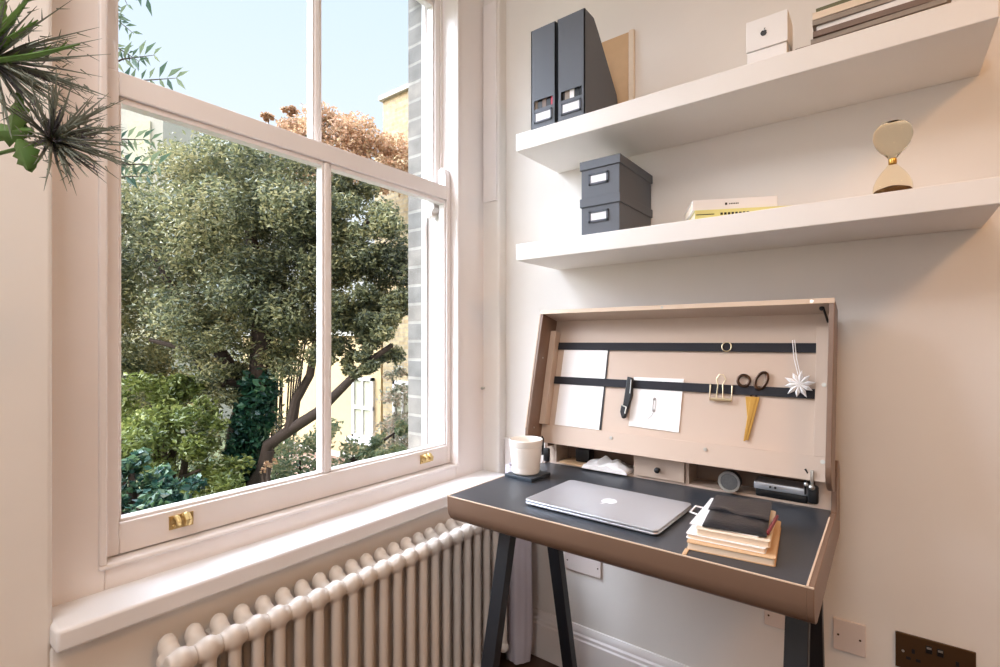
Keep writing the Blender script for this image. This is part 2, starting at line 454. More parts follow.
# sash horns of the upper sash
for y in (.360, 1.403):
    h = MB()
    h.prism([(-1.418, 1.745), (-1.376, 1.745), (-1.376, 1.71), (-1.392, 1.695), (-1.388, 1.68), (-1.418, 1.675)], 'y', y - .018, y + .018)
    h.build('sash_horn', trim_m, up, bevel=.003)
# raised knobs at the ends of the meeting rail (horns standing above the lower sash)
for y in (.353, 1.408):
    h = MB(); h.prism([(-1.367, 1.786), (-1.326, 1.786), (-1.326, 1.83), (-1.334, 1.852), (-1.350, 1.862), (-1.367, 1.85)], 'y', y - .013, y + .013)
    h.build('sash_horn', trim_m, lo, bevel=.004)
# brass sash lifts
for y in (.492, 1.288):
    h = MB()
    h.box(-1.3255, -1.3225, y - .026, y + .026, .760, .792)
    h.tube([(-1.322, y - .014, .787), (-1.308, y - .014, .790), (-1.300, y - .013, .783), (-1.303, y - .012, .775)], .006, n=8)
    h.tube([(-1.322, y + .006, .787), (-1.310, y + .006, .790), (-1.300, y + .006, .782), (-1.303, y + .006, .772)], .009, n=8)
    h.ball((-1.323, y - .016, .768), .004); h.ball((-1.323, y + .016, .768), .004)
    h.build('sash_lift', brass_m, lo, bevel=.001, label='brass sash lift')
# right reveal raised panel and knob
sh = MB()
sh.box(-1.295, -1.228, 1.580, 1.590, 1.757, 2.55)
sh.build('reveal_panel', trim_m, win, bevel=.004)
sh = MB(); sh.cyl((-1.293, 1.589, 1.01), (-1.293, 1.574, 1.01), .003); sh.ball((-1.293, 1.573, 1.01), .006)
sh.build('shutter_knob', steel_m, win)
# outer timber cover strip and stone sill outside
oc = MB(); oc.box(-1.466, -1.45, 1.406, 1.42, .60, 2.62); oc.box(-1.466, -1.45, .33, .345, .60, 2.62); oc.box(-1.466, -1.45, .33, 1.42, 2.56, 2.62)
oc.build('outer_lining', trim_m, win)
oc = MB(); oc.box(-1.66, -1.45, .30, 1.45, .56, .655)
oc.build('outer_sill', stucco_m, win)
# inner window board
wsill = MB(); wsill.box(-1.302, -1.178, .236, 1.588, .638, .680)
wsill.build('trim_1', sill_m, kind='structure', bevel=.007)

# ------------------------------------------------------------------ radiator
def radiator():
    t = thing('column_radiator', 'cream white three-column radiator on the wall below the window board', 'radiator', (-1.14, .90, 0))
    pitch = .0500; n = 22; y0 = .412
    m = MB()
    xs = (-1.102, -1.139, -1.176)
    for x in xs:
        m.tube([(x, 0, .10), (x, 0, .55)], .0135, n=16)
        m.ball((x, 0, .572 if x != xs[1] else .560), .0185, (1.12, 1.0, 1.35) if x != xs[1] else (1.0, 1.0, 1.0), n=20)
        m.ball((x, 0, .095), .018, (1.1, 1.05, 1.2), n=18)
    m.tube([(-1.102, 0, .570), (-1.139, 0, .556), (-1.176, 0, .570)], [.019, .020, .0175], n=16)
    m.ball((-1.106, 0, .568), .0235, (1.0, .98, 1.15), n=24)
    m.cyl((-1.110, -pitch / 2, .566), (-1.110, pitch / 2, .566), .0195)
    m.tube([(-1.104, 0, .094), (-1.174, 0, .094)], .015, n=16)
    m.cyl((-1.120, -pitch / 2, .560), (-1.120, pitch / 2, .560), .0155)
    m.cyl((-1.158, -pitch / 2, .553), (-1.158, pitch / 2, .553), .0125)
    m.cyl((-1.139, -pitch / 2, .095), (-1.139, pitch / 2, .095), .015)
    bmesh.ops.recalc_face_normals(m.bm, faces=m.bm.faces[:])
    me = bpy.data.meshes.new('tmp'); m.bm.to_mesh(me); m.bm.free()
    tmp = bpy.data.objects.new('tmp', me); COL.objects.link(tmp)
    r = tmp.modifiers.new('r', 'REMESH'); r.mode = 'VOXEL'; r.voxel_size = .0030; r.use_smooth_shade = True
    sm = tmp.modifiers.new('s', 'SMOOTH'); sm.iterations = 10; sm.factor = .5
    dg = bpy.context.evaluated_depsgraph_get(); dg.update()
    me2 = bpy.data.meshes.new_from_object(tmp.evaluated_get(dg)); me2.name = 'radiator_section'
    bpy.data.objects.remove(tmp)
    me2.transform(Matrix.Translation((1.14, 0, 0)))
    me2.materials.clear(); me2.materials.append(rad_m)
    for p in me2.polygons: p.use_smooth = True
    for i in range(n):
        o = bpy.data.objects.new('radiator_section', me2); COL.objects.link(o); o.parent = t
        o.location = (0, y0 + i * pitch - .90, 0)
    v = MB(); ye = y0 + (n - .4) * pitch
    v.cyl((-1.139, ye - .01, .095), (-1.139, ye + .05, .095), .012); v.cyl((-1.139, ye + .045, .03), (-1.139, ye + .045, .16), .013)
    v.ball((-1.139, ye + .045, .165), .018); v.cyl((-1.139, ye + .045, 0.0), (-1.139, ye + .045, .05), .008)
    v.build('radiator_valve', steel_m, t)
    for yy in (.50, 1.30):
        f = MB(); f.box(-1.219, -1.19, yy, yy + .03, .50, .55); f.build('radiator_bracket', rad_m, t)
    for yy in (y0 + pitch, y0 + (n - 2) * pitch):
        f = MB(); f.cyl((-1.139, yy, 0), (-1.139, yy, .09), .012); f.build('radiator_foot', rad_m, t)
radiator()

# ------------------------------------------------------------------ rolled sheet in the corner
def roll():
    m = MB(); cx, cy = -1.098, 1.552
    for rad, sgn in ((.048, 1),):
        n = 72; H0, H1 = .012, .735
        rings = []
        for z in np.linspace(H0, H1, 10):
            ring = []
            for i in range(n):
                a = 2 * math.pi * i / n
                rr = rad + .0035 * math.sin(5 * a + 1.0) + .002 * math.sin(9 * a) + (.002 * math.sin(z * 9 + a))
                if z < .05: rr *= .86 + .14 * (z - H0) / (.05 - H0)
                ring.append(m.bm.verts.new((cx + rr * math.cos(a), cy + rr * math.sin(a), z)))
            rings.append(ring)
        for A, B_ in zip(rings, rings[1:]):
            for i in range(n): m.bm.faces.new((A[i], A[(i + 1) % n], B_[(i + 1) % n], B_[i]))
        m.bm.faces.new(rings[0][::-1])
        # spiral end of the roll
        inner = [m.bm.verts.new((cx + .036 * math.cos(2 * math.pi * i / n), cy + .036 * math.sin(2 * math.pi * i / n), H1)) for i in range(n)]
        inner2 = [m.bm.verts.new((cx + .034 * math.cos(2 * math.pi * i / n), cy + .034 * math.sin(2 * math.pi * i / n), H1 - .05)) for i in range(n)]
        for i in range(n):
            j = (i + 1) % n
            m.bm.faces.new((rings[-1][i], rings[-1][j], inner[j], inner[i])); m.bm.faces.new((inner[i], inner[j], inner2[j], inner2[i]))
        m.bm.faces.new(inner2)
    m.box(cx - .01, cx + .01, cy - .01, cy + .01, 0, .03)
    m.build('rolled_sheet', cloth_m, label='tall lilac-white rolled sheet standing in the corner between radiator and desk legs', cat='roll')
roll()
# small upstand box of pipework in the corner, at sill height
ub = MB(); ub.box(-1.218, -1.135, 1.622, 1.634, .172, .808); ub.box(-1.2185, -1.130, 1.616, 1.634, .808, .814)
ub.build('trim_2', trim_m, kind='structure', bevel=.002)

# ================================================================== SHELVES
def shelf(z0, z1, label, x1):
    m = MB(); m.box(-.975, x1, 1.362, YB, z0, z1)
    o = m.build('floating_shelf', shelf_m, label=label, cat='shelf', group=None, bevel=.0025)
    return o
shelf(1.826, 1.883, 'upper thick white floating shelf carrying magazine files', .173)
shelf(1.465, 1.519, 'lower thick white floating shelf carrying the hourglass', .177)

# magazine files on the top shelf
ZS = 1.8835
def magfile(x0, x1, label, seed, content):
    t = thing('magazine_file', label, 'magazine file', ((x0 + x1) / 2, 1.50, ZS), group=None)
    m = MB(); y0 = 1.372; H = .325
    prof = [(y0, ZS), (1.619, ZS), (1.619, ZS + .09), (1.60, ZS + .15), (1.465, ZS + .295), (1.432, ZS + H), (y0, ZS + H)]
    th = .003
    m.prism(prof, 'x', x0, x0 + th); m.prism(prof, 'x', x1 - th, x1)
    # spine with a slot cut out near the bottom
    zs0, zs1 = ZS + .066, ZS + .094; xa, xb = x0 + .012, x1 - .010
    m.box(x0, x1, y0, y0 + th, zs1, ZS + H); m.box(x0, x1, y0, y0 + th, ZS, zs0)
    m.box(x0, xa, y0, y0 + th, zs0, zs1); m.box(xb, x1, y0, y0 + th, zs0, zs1)
    m.box(x0, x1, y0, 1.619, ZS, ZS + th); m.box(x0, x1, 1.616, 1.619, ZS, ZS + .09)
    m.build('file_body', greyb_m, t, smooth=False)
    # holder frame and label
    a0, a1, b0, b1 = x0 + .014, x1 - .012, ZS + .020, ZS + .056
    h = MB(); h.box(a0, a1, y0 - .003, y0, b0, b0 + .005); h.box(a0, a1, y0 - .003, y0, b1 - .005, b1)
    h.box(a0, a0 + .005, y0 - .003, y0, b0, b1); h.box(a1 - .005, a1, y0 - .003, y0, b0, b1)
    h.build('label_holder', slot_m, t)
    l = MB(); l.box(a0 + .004, a1 - .005, y0 - .0015, y0 - .0003, b0 + .005, b1 - .005)
    l.build('label_card', label_m, t)
    # magazines standing in the file
    w = (x1 - x0 - .010) / len(content); x = x0 + .005
    for k, (cm, hh) in enumerate(content):
        g = MB(); g.prism([(y0 + .006, ZS + .004), (1.60, ZS + .004), (1.60, ZS + .08), (1.45, ZS + hh - .04), (y0 + .01, ZS + hh)], 'x', x + .0006, x + w - .0006)
        g.build('magazine', cm, label='%s magazine standing in the %s charcoal magazine file' % (k, seed)) if False else g.build('file_content', cm, t)
        x += w
magfile(-.922, -.830, 'charcoal magazine file at the left end of the top shelf, pink spine in its slot', 'left', [(mag1_m, .30), (black_m, .31), (mag2_m, .30), (black_m, .322), (red_m, .30)])
magfile(-.822, -.727, 'charcoal magazine file second from the left end, white spines in its slot', 'right', [(black_m, .31), (mag1_m, .30), (paper_m, .333), (black_m, .315), (black_m, .328)])

# kraft folder leaning behind the files
t = thing('kraft_folder', 'tan kraft card folder leaning on the wall behind the magazine files', 'folder', (-.70, 1.60, ZS))
m = MB(Matrix.Translation((0, 1.627, ZS)))
m.box(-.90, -.694, -.004, .004, 0, .362); m.build('folder_cover', kraft_m, t, bevel=.002)
m = MB(Matrix.Translation((0, 1.627, ZS)))
m.box(-.694, -.674, -.007, .007, 0, .366); m.build('folder_spine', cream_m, t, bevel=.004)

# small white box with a fruit logo
def apple_logo(m, cx, cz, s, y, X=None, flat=False):
    """bitten apple outline + leaf; polygons built in (u,v)"""
    pts = []
    for i in range(64):
        a = 2 * math.pi * i / 64
        u = math.sin(a) * .46; v = math.cos(a) * .46
        if v > 0: v -= .10 * math.exp(-(u / .12) ** 2)
        else: v += .05 * math.exp(-(u / .10) ** 2); u *= 1 - .18 * (-v / .46)
        d = math.hypot(u - .60, v - .06)
        if d < .22:
            k = .22 / d; u = .60 + (u - .60) * k; v = .06 + (v - .06) * k
        pts.append((cx + u * s, cz + v * s))
    leaf = [(cx + .02 * s, cz + .46 * s), (cx + .05 * s, cz + .62 * s), (cx + .20 * s, cz + .76 * s), (cx + .18 * s, cz + .58 * s)]
    return pts, leaf
bx = thing('white_product_box', 'small white box with a tiny black fruit logo on the top shelf', 'box', (-.235, 1.42, ZS))
m = MB(); m.box(-.280, -.192, 1.392, 1.47, ZS, ZS + .040); m.build('box_base', paper_m, bx, bevel=.0015)
m = MB(); m.box(-.282, -.190, 1.390, 1.472, ZS + .042, ZS + .118); m.build('box_lid', paper_m, bx, bevel=.0015)
p1, p2 = apple_logo(None, -.242, ZS + .078, .016, 0)
m = MB(); m.prism(p1, 'y', 1.3885, 1.3895); m.prism(p2, 'y', 1.3885, 1.3895); m.build('box_logo', black_m, bx, smooth=False, label='tiny black bitten-fruit logo')

# pile of magazines
mags = [(-.175, .06, .010, mag2_m, 'thin dark booklet sticking out at the bottom of the magazine pile'),
        (-.140, .10, .011, mag1_m, 'grey magazine second from the bottom of the pile'),
        (-.138, .09, .013, mag2_m, 'brown magazine third from the bottom of the pile'),
        (-.128, .10, .014, paper_m, 'white magazine in the middle of the pile'),
        (-.140, .11, .012, mag1_m, 'grey magazine above the white one in the pile'),
        (-.138, .10, .016, cream_m, 'thick cream magazine under the olive one'),
        (-.130, .11, .012, olive_m, 'olive green magazine on top of the pile on the top shelf')]
z = ZS + .0005
for i, (x0, x1, th, mm, lb) in enumerate(mags):
    t = thing('magazine', lb, 'magazine', ((x0 + x1) / 2, 1.49, z), R([1, -1, .5, -1.5, 1, 0, -1][i]), group='magazines piled on the top shelf')
    w = (x1 - x0) / 2; d = .105 + .003 * (i % 3)
    m = MB(); m.box(-w + .001, w - .001, -d + .0015, d - .001, .001, th - .001); m.build('magazine_pages', cream_m, t, world=False)
    m = MB(); m.box(-w, w, -d, d, 0, .001); m.box(-w, w, -d, d, th - .001, th); m.box(-w, w, -d - .0004, -d + .001, 0, th)
    m.build('magazine_cover', mm, t, world=False)
    z += th + .0006

# boxes on the lower shelf
ZL = 1.5195
def sbox(z, lb):
    t = thing('storage_box', lb, 'box', (-.682, 1.49, z), group=None)
    x0, x1, y0, y1 = -.742, -.618, 1.380, 1.628
    m = MB(); m.box(x0, x1, y0, y1, z, z + .098); m.build('box_body', greyb_m, t, bevel=.0012)
    m = MB(); m.box(x0 - .004, x1 + .004, y0 - .004, y1 + .004, z + .086, z + .1125); m.build('box_lid', greyb_m, t, bevel=.0015)
    a0, a1, b0, b1 = -.717, -.652, z + .037, z + .071
    h = MB(); h.box(a0, a1, y0 - .003, y0, b0, b0 + .006); h.box(a0, a1, y0 - .003, y0, b1 - .006, b1)
    h.box(a0, a0 + .007, y0 - .003, y0, b0, b1); h.box(a1 - .007, a1, y0 - .003, y0, b0, b1); h.build('label_holder', slot_m, t)
    l = MB(); l.box(a0 + .006, a1 - .006, y0 - .0015, y0 - .0002, b0 + .005, b1 - .005); l.build('label_card', label_m, t)
sbox(ZL, 'charcoal lidded storage box, lower of the two on the lower shelf')
sbox(ZL + .113, 'charcoal lidded storage box stacked on top of another under the top shelf')

# two flat books on the lower shelf
def shelf_book(z, th, x0, x1, rot, cm, lb, marks, yy=1.475):
    t = thing('book', lb, 'book', ((x0 + x1) / 2, yy, z), rot)
    w = (x1 - x0) / 2; d = .075
    m = MB(); m.box(-w + .002, w - .002, -d + .003, d - .003, .002, th - .002); m.build('book_pages', cream_m, t, world=False)
    m = MB(); m.box(-w, w, -d, d, 0, .002); m.box(-w, w, -d, d, th - .002, th); m.box(-w, w, -d - .001, -d + .002, 0, th)
    m.build('book_cover', cm, t, world=False, bevel=.0008)
    k = MB(); random.seed(3)
    for (a, b, hh) in marks:
        k.box(a, b, -d - .0016, -d - .0008, th / 2 - hh / 2, th / 2 + hh / 2)
    k.build('spine_lettering', black_m, t, world=False)
shelf_book(ZL, .024, -.445, -.200, R(25), yel_m, 'pale yellow book lying under the white one on the lower shelf',
           [(-.12, -.075, .002)] + [(-.06 + .009 * i, -.054 + .009 * i, .006) for i in range(8)] + [(.105, .112, .008)], 1.490)
shelf_book(ZL + .0245, .027, -.450, -.245, R(25), paper_m, 'white book lying on the pale yellow one on the lower shelf',
           [(-.022, -.017, .006)] + [(-.012 + .004 * i, -.0095 + .004 * i, .003) for i in range(6)], 1.482)

# hourglass
hg = thing('hourglass', 'amber glass hourglass standing on the lower shelf', 'hourglass', (.010, 1.44, ZL))
prof = [(0, .0), (.026, .0), (.033, .006), (.036, .020), (.034, .036), (.025, .055), (.012, .072), (.0065, .080), (.006, .085), (.0065, .089), (.013, .098), (.027, .114), (.035, .133), (.036, .146), (.032, .160), (.020, .170), (0, .173)]
from itertools import chain
def smoothp(pr_, k=4):
    P = [Vector((a, b)) for a, b in pr_]; out = []
    for i in range(len(P) - 1):
        p0 = P[max(i - 1, 0)]; p1 = P[i]; p2 = P[i + 1]; p3 = P[min(i + 2, len(P) - 1)]
        for j in range(k):
            t = j / k
            v = .5 * ((2 * p1) + (p2 - p0) * t + (2 * p0 - 5 * p1 + 4 * p2 - p3) * t * t + (3 * p1 - p0 - 3 * p2 + p3) * t ** 3)
            out.append((max(v.x, 0), v.y))
    out.append(tuple(P[-1])); return out
m = MB(); m.lathe(smoothp(prof), n=48); m.build('glass_bulbs', amber_m, hg, world=False)
m = MB(); m.lathe([(0, .0015), (.024, .0015), (.031, .007), (.033, .018), (.030, .021), (.012, .027), (0, .030)], n=40); m.build('sand', sand_m, hg, world=False)
m = MB(); m.lathe([(.0068, .077), (.0078, .080), (.0078, .088), (.0068, .091)], n=24); m.build('neck_ring', gold_m, hg, world=False)

# ================================================================== DESK
ZD = .775
DX0, DX1 = -.959, -.099
DY0 = 1.015; DYB = 1.603
desk = thing('fold_up_desk', 'taupe fold-up bureau desk with dark writing surface on black trestle legs', 'desk', (-.53, 1.30, 0))
side = [(DY0, ZD)]
side += [(DY0, .742), (DY0 + .004, .725), (DY0 + .014, .711), (DY0 + .030, .701), (DY0 + .050, .695), (DYB, .695), (DYB, .862), (1.575, .890), (1.545, .895), (1.522, .880), (1.512, .82), (1.505, .786), (1.495, ZD)]
m = MB()
for a, b in ((DX0, DX0 + .012), (DX1 - .012, DX1)):
    m = MB(); m.prism(side, 'x', a, b); m.build('side_panel', taud_m, desk, bevel=.0012)
# curved front board and bottom
outer = side[0:6] + [(DYB, .695)]
inner = [(y + .010 if i < 2 else y + .007, z + (.002 if i == 2 else .005 if i < 5 else .009)) for i, (y, z) in enumerate(outer)]
inner[0] = (DY0 + .010, ZD); inner[-1] = (DYB, .704)
m = MB(); m.prism(outer + inner[::-1], 'x', DX0 + .012, DX1 - .012)
m.build('curved_front', taud_m, desk)
m = MB(); m.box(DX0, DX1, DY0 - .0005, DY0 + .003, ZD - .001, ZD + .0012); m.box(DX1 - .0125, DX1 - .009, DY0, 1.45, ZD - .001, ZD + .0012); m.box(DX0, DX0 + .003, DY0, 1.45, ZD - .001, ZD + .0012)
m.build('edge_trim', ply_m, desk)
m = MB(); m.box(DX0 + .003, DX1 - .0125, DY0 + .003, 1.598, ZD - .016, ZD); m.build('writing_surface', lino_m, desk)
# pigeonholes
YC = 1.512
m = MB()
m.box(DX0 + .012, DX1 - .012, YC, 1.598, ZD, ZD + .006)
for x in (-.920, -.630, -.470, -.145): m.box(x, x + .009, YC + .001, 1.598, ZD + .006, .850)
m.box(DX0 + .012, -.920, YC, 1.58, ZD + .006, .83); m.box(-.145, DX1 - .012, YC, 1.58, ZD + .006, .85)
m.box(DX0 + .012, DX1 - .012, YC + .02, 1.600, .850, .856)
m.build('pigeonhole_unit', tau_m, desk)
m = MB(); m.box(DX0 + .012, DX1 - .012, 1.592, 1.600, ZD + .006, .850); m.build('pigeonhole_back', taud_m, desk)  # darker laminate colour stands in for the shade inside the holes
d = MB(); d.box(-.620, -.472, YC - .006, 1.585, ZD + .008, .849); dr = d.build('drawer', tau_m, desk, bevel=.001)
k = MB(); k.cyl((-.549, YC - .007, .811), (-.549, YC - .014, .811), .006); k.ball((-.549, YC - .018, .811), .009, (1, .7, 1)); k.build('drawer_knob', black_m, dr)
# lid
TL = R(13.5)
LX = Matrix(((1, 0, 0, 0), (0, math.cos(TL), math.sin(TL), 1.487), (0, -math.sin(TL), math.cos(TL), 1.305), (0, 0, 0, 1)))
# lid local frame: x, t (depth to the back), v (up); v = -s
lx0, lx1 = -.959, -.102
m = MB(LX)
LD = .108
sp = [(0, 0), (LD, 0), (LD, -.462), (.080, -.462), (.045, -.458), (.020, -.448), (.005, -.430), (0, -.405)]
for a, b in ((lx0, lx0 + .012), (lx1 - .012, lx1)):
    m = MB(LX); m.prism(sp, 'x', a, b); m.build('lid_side', taud_m, desk, bevel=.0012)
m = MB(LX); m.box(lx0 + .012, lx1 - .012, .0, LD, -.012, 0); m.build('lid_top', tau_m, desk, bevel=.001)
m = MB(LX)
m.box(lx0, lx1, -.002, .001, -.012, .001); m.box(lx0, lx0 + .003, -.002, .001, -.405, -.012)
m.build('lid_edge_trim', ply_m, desk)
m = MB(LX); m.box(lx0 + .012, lx1 - .012, .096, LD, -.444, -.012); lidp = m.build('lid_back_panel', tau_m, desk)
m = MB(LX); m.box(lx0 + .012, lx1 - .012, .083, .095, -.444, -.383); m.build('lid_rail', tau_m, desk, bevel=.001)
m = MB(LX); m.box(lx0 + .012, lx0 + .034, .062, .095, -.383, -.056); m.build('lid_batten', tau_m, desk, bevel=.001)
m = MB(LX); m.box(lx1 - .044, lx1 - .012, .083, .095, -.383, -.048); m.build('lid_batten', tau_m, desk, bevel=.001)
for v in (-.092, -.2135):
    m = MB(LX); m.box(lx0 + .026, lx1 - .045, .0895, .0915, v - .0255, v); m.build('elastic_band', band_m, desk)
for (x, s) in ((-.688, .401), (-.404, .400), (-.127, .203), (-.126, .395), (-.126, .30)):
    m = MB(LX)
    if s != .30:
        m.cyl((x, .083, -s), (x, .0805, -s), .0052, n=16); m.cyl((x, .0804, -s), (x, .0802, -s), .0018, n=8)
        m.build('screw', steel_m, desk)
for (x, z) in ((-.53, 0), (-.15, 0)):
    m = MB(LX); m.cyl((x, -.0025, -.006), (x, -.001, -.006), .004, n=12); m.build('screw', steel_m, desk)
for v in (-.16, -.40):
    m = MB(LX); m.cyl((lx0 + .0122, .033, v), (lx0 + .0135, .033, v), .003, n=12); m.build('screw', steel_m, desk)
# stays and catch
m = MB(LX); m.tube([(-.128, .030, -.014), (-.119, .055, -.046)], .0028, n=8); m.ball((-.131, .03, -.016), .006); m.build('lid_catch', black_m, desk)
for x, sg in ((-.152, 1), (-.913, -1)):
    m = MB()
    yS = 1.470 if sg > 0 else 1.44
    m.box(x - .013, x - .009, yS, yS + .012, .815, .872, bev=.001)
    m.tube([(x - .011, yS, .880), (x - .006, yS, .872), (x - .006, yS, .85)], .0025, n=8)
    m.box(x - .006, x + .018, yS - .003, yS + .010, .795, .842, bev=.006)
    m.build('hinge_bracket', black_m, desk)
    if sg > 0:
        m = MB(); m.box(x + .001, x + .008, yS - .008, yS - .003, .835, .880, bev=.001); m.ball((x + .004, yS - .008, .838), .0075); m.ball((x - .008, yS - .006, .843), .0055)
        m.build('hinge_bolt', steel_m, desk)
# trestle legs
def leg(x, p0, p1, w=.040, d=.030):
    m = MB(); (ya, za), (yb, zb) = p0, p1
    dy = d / 2
    m.prism([(ya - dy, za), (ya + dy, za), (yb + dy, zb), (yb - dy, zb)], 'x', x - w / 2, x + w / 2)
    m.build('leg', blk_m, desk, bevel=.002)
for x in (-.835, -.137):
    leg(x, (1.135, .695), (.965, 0)); leg(x, (1.345, .695), (1.50, 0))
    m = MB(); m.box(x - .016, x + .016, 1.14, 1.38, .655, .694)
    m.build('trestle_beam', blk_m, desk, bevel=.002)

# ------------------------------------------------------------------ laptop
t = thing('laptop', 'closed silver laptop lying on the dark writing surface', 'laptop', (-.570, 1.197, ZD + .0005), R(-1.2))
m = MB(); m.prism(rrect(-.178, .178, -.119, .119, .014), 'z', .0015, .0085); m.build('laptop_base', alu_m, t, world=False, bevel=.0034)
m = MB(); m.prism(rrect(-.178, .178, -.119, .119, .014), 'z', .0088, .0140); m.build('laptop_lid', alu_m, t, world=False, bevel=.0015)
for a in (-.15, .15):
    for b in (-.09, .09):
        m = MB(); m.cyl((a, b, 0), (a, b, .0016), .007); m.build('rubber_foot', black_m, t, world=False)
p1, p2 = apple_logo(None, 0, 0, .044, 0)
m = MB(); rot = lambda L: [(-x, -y) for x, y in L]
m.prism([(x + .004, y + .004) for x, y in rot(p1)][::-1], 'z', .0139, .01435); m.prism([(x + .004, y + .004) for x, y in rot(p2)][::-1], 'z', .0139, .01435)
m.build('laptop_logo', aluw_m, t, world=False, smooth=False, label='pale bitten-fruit logo')

# coaster and mug
m = MB(); m.prism(rrect(-.052, .052, -.052, .052, .003), 'z', 0, .010, X=Matrix.Translation((-.897, 1.316, ZD + .0005)) @ Matrix.Rotation(R(-2), 4, 'Z'))
m.build('coaster', slate_m, label='square slate coaster under the white cup', cat='coaster', bevel=.001)
zc = ZD + .011
mg = thing('cup', 'ribbed white tapered cup standing on the slate coaster', 'cup', (-.904, 1.316, zc))
r0, r1, hM = .043, .053, .106
m = MB(); m.lathe([(0, 0), (r0 - .004, 0), (r0, .004), (r0 + .0018, .018), (r0 + .0012, .0185), (r0 + .0014, .0195), (r1 - .0025, .082), (r1 - .0032, .0825), (r1 - .0028, .0835), (r1 - .001, .088), (r1, hM - .002), (r1 - .0015, hM), (r1 - .0035, hM - .002), (r0 - .002, .008), (0, .006)], n=56)
m.build('cup_body', white_m, mg, world=False)

# ------------------------------------------------------------------ notebooks pile
def nb(name, lb, cat, x, y, z, rot, w, d, h, cm, pm=None, r=.006, group='notebooks and papers piled on the desk'):
    t = thing(name, lb, cat, (x, y, z), rot, group=group)
    m = MB(); m.prism(rrect(-w, w, -d, d, r), 'z', 0, .0015); m.prism(rrect(-w, w, -d, d, r), 'z', h - .0015, h)
    m.build('cover', cm, t, world=False)
    m = MB(); m.prism(rrect(-w + .002, w - .002, -d + .002, d - .002, r * .6), 'z', .0015, h - .0015); m.build('pages', pm or cream_m, t, world=False)
    return t
z = ZD + .0006
nb1 = nb('notebook', 'cream notebook with tan kraft cover at the bottom of the desk pile', 'notebook', -.258, 1.176, z, R(6), .080, .118, .015, kraft_m)
m = MB(); m.box(-.082, -.074, -.150, -.118, .000, .0018, bev=.0004); m.build('elastic_loop', kraft_m, nb1, world=False)
z += .0155
nb2 = nb('notebook', 'pale pink-white notebook, second from the bottom of the desk pile', 'notebook', -.266, 1.182, z, R(4), .074, .108, .010, paper_m)
z += .0105
nb3 = nb('notebook', 'cream-edged thick notebook under the black leather pouch', 'notebook', -.257, 1.184, z, R(6), .068, .104, .012, cream_m)
z += .0125
t = thing('paper_card', 'plain white card sticking out left of the black leather pouch', 'card', (-.270, 1.196, z), R(3), group='notebooks and papers piled on the desk')
m = MB(); m.box(-.066, .064, -.102, .106, 0, .002); m.build('card_sheet', paper_m, t, world=False)
m = MB(); m.tube([(-.064, .02, .001), (-.082, .016, .003), (-.082, -.032, .003), (-.064, -.036, .001)], .002, n=8); m.build('card_clip', paper_m, t, world=False)
z += .0023
# leather pouch with wavy flap
po = thing('leather_pouch', 'black leather pouch with a curved flap on top of the notebook pile', 'pouch', (-.257, 1.198, z), R(7))
def pad(m, x0, x1, y0, y1, z0, h, nx=28, ny=34, frontwave=False, thin=.0):
    top = []; bot = []
    for j in range(ny + 1):
        rt = []; rb = []
        for i in range(nx + 1):
            u = i / nx; v = j / ny
            x = x0 + (x1 - x0) * u; yy0 = y0
            if frontwave: yy0 = y0 + .010 * math.sin(u * 5.2 + .6)
            y = yy0 + (y1 - yy0) * v
            edge = min(1, min(u, 1 - u) * 9) ** .5 * min(1, min(v, 1 - v) * 9) ** .5
            zz = z0 + h * (.35 + .65 * edge) + .0009 * math.sin(9 * u + 5 * v) * edge
            if frontwave: zz += .0035 * math.exp(-(v / .12) ** 2) * math.sin(u * 6.3) ** 2
            rt.append(m.bm.verts.new(m.X @ Vector((x, y, zz)))); rb.append(m.bm.verts.new(m.X @ Vector((x, y, z0))))
        top.append(rt); bot.append(rb)
    for j in range(ny):
        for i in range(nx):
            m.bm.faces.new((top[j][i], top[j][i + 1], top[j + 1][i + 1], top[j + 1][i]))
            m.bm.faces.new((bot[j][i], bot[j + 1][i], bot[j + 1][i + 1], bot[j][i + 1]))
    for j in range(ny):
        m.bm.faces.new((top[j][0], top[j + 1][0], bot[j + 1][0], bot[j][0])); m.bm.faces.new((top[j][nx], bot[j][nx], bot[j + 1][nx], top[j + 1][nx]))
    for i in range(nx):
        m.bm.faces.new((top[0][i], bot[0][i], bot[0][i + 1], top[0][i + 1])); m.bm.faces.new((top[ny][i], top[ny][i + 1], bot[ny][i + 1], bot[ny][i]))
m = MB(); pad(m, -.060, .058, -.106, .108, 0, .009); m.build('pouch_body', leather_m, po, world=False)
m = MB(); pad(m, -.0612, .0592, -.022, .109, .0088, .0035, frontwave=True); m.build('pouch_flap', leather_m, po, world=False)
# pen, tag on the right of the pile
m = MB(Matrix.Translation((-.188, 1.176, z + .004)) @ Matrix.Rotation(R(-88), 4, 'X') @ Matrix.Translation((0, 0, 0)))
m.cyl((0, 0, -.055), (0, 0, .05), .0035); m.cyl((0, 0, .05), (0, 0, .062), .0035, .001); m.cyl((0, 0, -.060), (0, 0, -.055), .0028)
m.build('pen', mat('dark_red_lacquer', srgb(120, 30, 40), .3), label='dark red pen lying at the right edge of the notebook pile', cat='pen')

